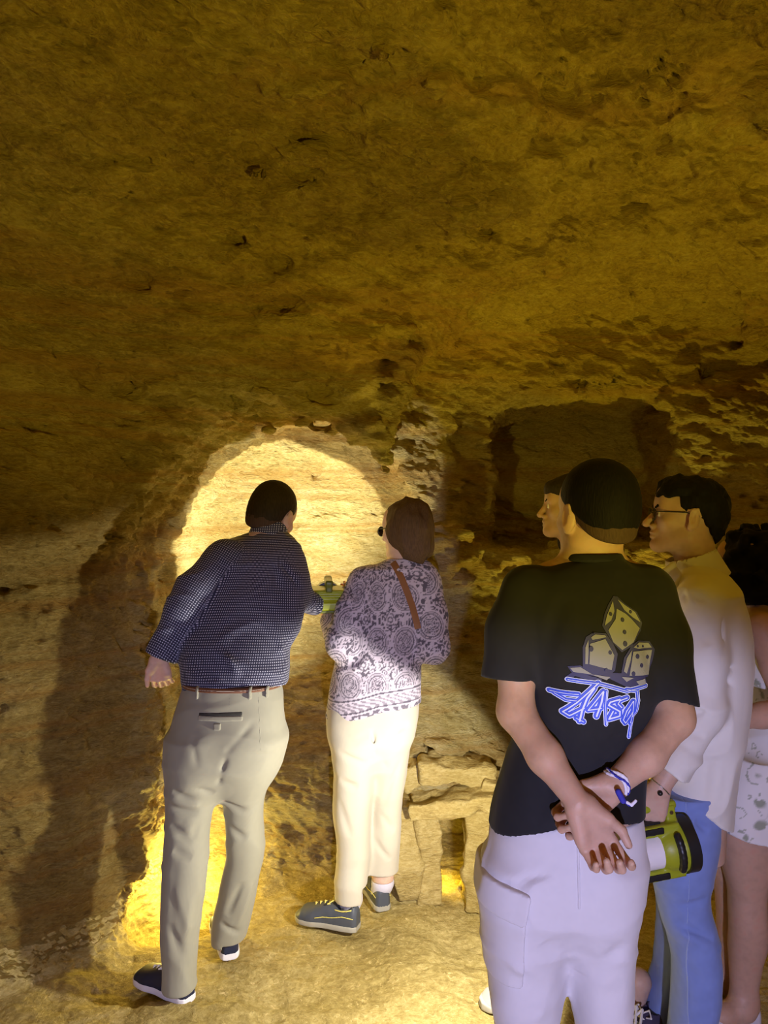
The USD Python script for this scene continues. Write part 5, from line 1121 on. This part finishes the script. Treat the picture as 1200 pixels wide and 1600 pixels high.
    H.cut(lambda X, Y, Z: (lambda x, y, z: (y - .070 + .12 * (z - .05)) * f.k)(*f.loc(X, Y, Z)), .01)
    H.warp(lambda X, Y, Z: .006 * LAT[1](grid_pts(X, Y, Z), 34, 1) + .004 * lnoise(grid_pts(X, Y, Z), 110, 0))
    obj('hair', H.mesh(.004), HAIR_BLACK, P); eyes(f, P); brows(f, P, HAIR_BLACK)
    FLAT = plain('white_flat_leather', (.60, .58, .62), .55)
    for h_, t_ in ((hl, tl), (hf, tf)): shoe(P, h_, t_, mats=(FLAT, WHITE_RUBBER, WHITE_LACE), low=True, laces=False, h=.060, collar=.070, sole_h=.014, w=.088)
person_playsuit()

# ---------------------------------------------------------------- the girl half hidden behind the black T-shirt
def person_hidden():
    D = 2.50
    P = thing('person', (.60, D, 0), 'person with dark hair in profile, face peeping out beside the head of the black T-shirt', 'person')
    rows = [(882, 880, 925, .065, D), (905, 862, 935, .14, D), (950, 852, 942, .165, D), (1020, 850, 945, .155, D), (1100, 856, 942, .14, D), (1160, 850, 948, .155, D), (1200, 848, 952, .165, D)]
    T = Solid().add(prow(rows, 2.2), k=0)
    ls, le, lw = at(895, 945, 2.36), at(900, 1085, 2.30), np.array([.47, 2.15, .945]); rs, re, rw = at(895, 945, 2.64), at(900, 1080, 2.66), at(860, 1170, 2.6)
    T.add(*chain([(ls, .055), ((np.array(ls) + le) / 2, .05)]), *chain([(rs, .055), ((np.array(rs) + re) / 2, .05)]), k=.03)
    wrinkle(T, .004, (5, 5, 5), 2, .003)
    obj('top', T.mesh(.006), plain('sand_cotton', (.38, .33, .25), .9), P)
    hip = [(1180, 850, 950, .165, D), (1230, 846, 954, .17, D), (1270, 850, 945, .15, D), (1310, 870, 925, .08, D)]
    nl = [(1220, 848, 945, .09, 2.42), (1300, 852, 930, .085, 2.42), (1400, 838, 905, .08, 2.42), (1450, 834, 896, .075, 2.43)]
    fl = [(1220, 852, 945, .09, 2.58), (1300, 860, 930, .085, 2.58), (1400, 868, 925, .08, 2.57), (1446, 868, 918, .075, 2.56)]
    Q = Solid().add(prow(hip), k=0).add(prow(nl), prow(fl), k=.04); wrinkle(Q, .004, (5, 5, 6), 1, .003)
    obj('trousers', Q.mesh(.006), plain('teal_cotton', (.07, .11, .11), .9), P)
    f = Frame(at(889, 792, D), -84, 2, 0, .90)
    B = head(Solid(), f, nose=1.0, jaw=.96, jw=.93)
    B.add(cone(f.p(0, -.02, -.05), at(900, 890, D), .046, .05), cone(at(900, 885, D), at(898, 912, 2.40), .04, .045), cone(at(900, 885, D), at(898, 912, 2.60), .04, .045), k=.03)
    B.add(prow(inner(rows[2:], .84)), prow(inner(hip, .8)), prow(inner(nl, .7)), prow(inner(fl, .7)), k=.03)
    B.add(*chain([(ls, .042), (le, .034), (lw, .023)]), *chain([(rs, .042), (re, .034), (rw, .023)]), k=.02)
    hand(B, lw, (-.15, .0, -1), (.25, .9, -.05), (-1, .2, .3), curls=[(52, 85, 50)] * 4, thumb=((.6, .45, .65), (.6, -.2, .8)), s=.88, spread=2)
    hand(B, rw, (-.2, -.05, -1), (0, -1, 0), (-1, 0, 0), curls=[(20, 30, 20)] * 4, s=.88)
    B.add(*chain([(at(862, 1430, 2.43), .055), (at(862, 1480, 2.43), .050), ((.525, 2.42, .07), .034)]), *chain([(at(888, 1430, 2.56), .055), (at(888, 1480, 2.55), .05), ((.625, 2.54, .07), .034)]), k=.02)
    obj('body', B.mesh(.0035), SKIN_B, P)
    H = Solid().add(f.ell((0, -.022, .042), (.086, .104, .088)), k=0).add(f.ell((0, -.060, -.03), (.075, .062, .095)), k=.04).add(f.ell((0, .045, .066), (.064, .056, .034)), k=.02)
    for q in (-1, 1): H.add(f.ell((q * .078, .012, -.07), (.016, .024, .10)), k=.02)
    H.cut(lambda X, Y, Z: (lambda x, y, z: np.maximum(y - .094, np.minimum(y - .030, .040 - z)) * f.k)(*f.loc(X, Y, Z)), .006)
    H.warp(lambda X, Y, Z: .0018 * lnoise(grid_pts(X, Y, Z), 110, 0))
    obj('hair', H.mesh(.0035), HAIR_DARK, P); eyes(f, P); brows(f, P, HAIR_DARK)
    CANVAS = plain('off_white_canvas', (.36, .34, .30), .85)
    shoe(P, (.565, 2.42, 0), (.310, 2.375, 0), mats=(CANVAS, CANVAS, WHITE_LACE), h=.075, collar=.085); shoe(P, (.665, 2.54, 0), (.42, 2.53, 0), mats=(CANVAS, CANVAS, WHITE_LACE), h=.075, collar=.085)
person_hidden()
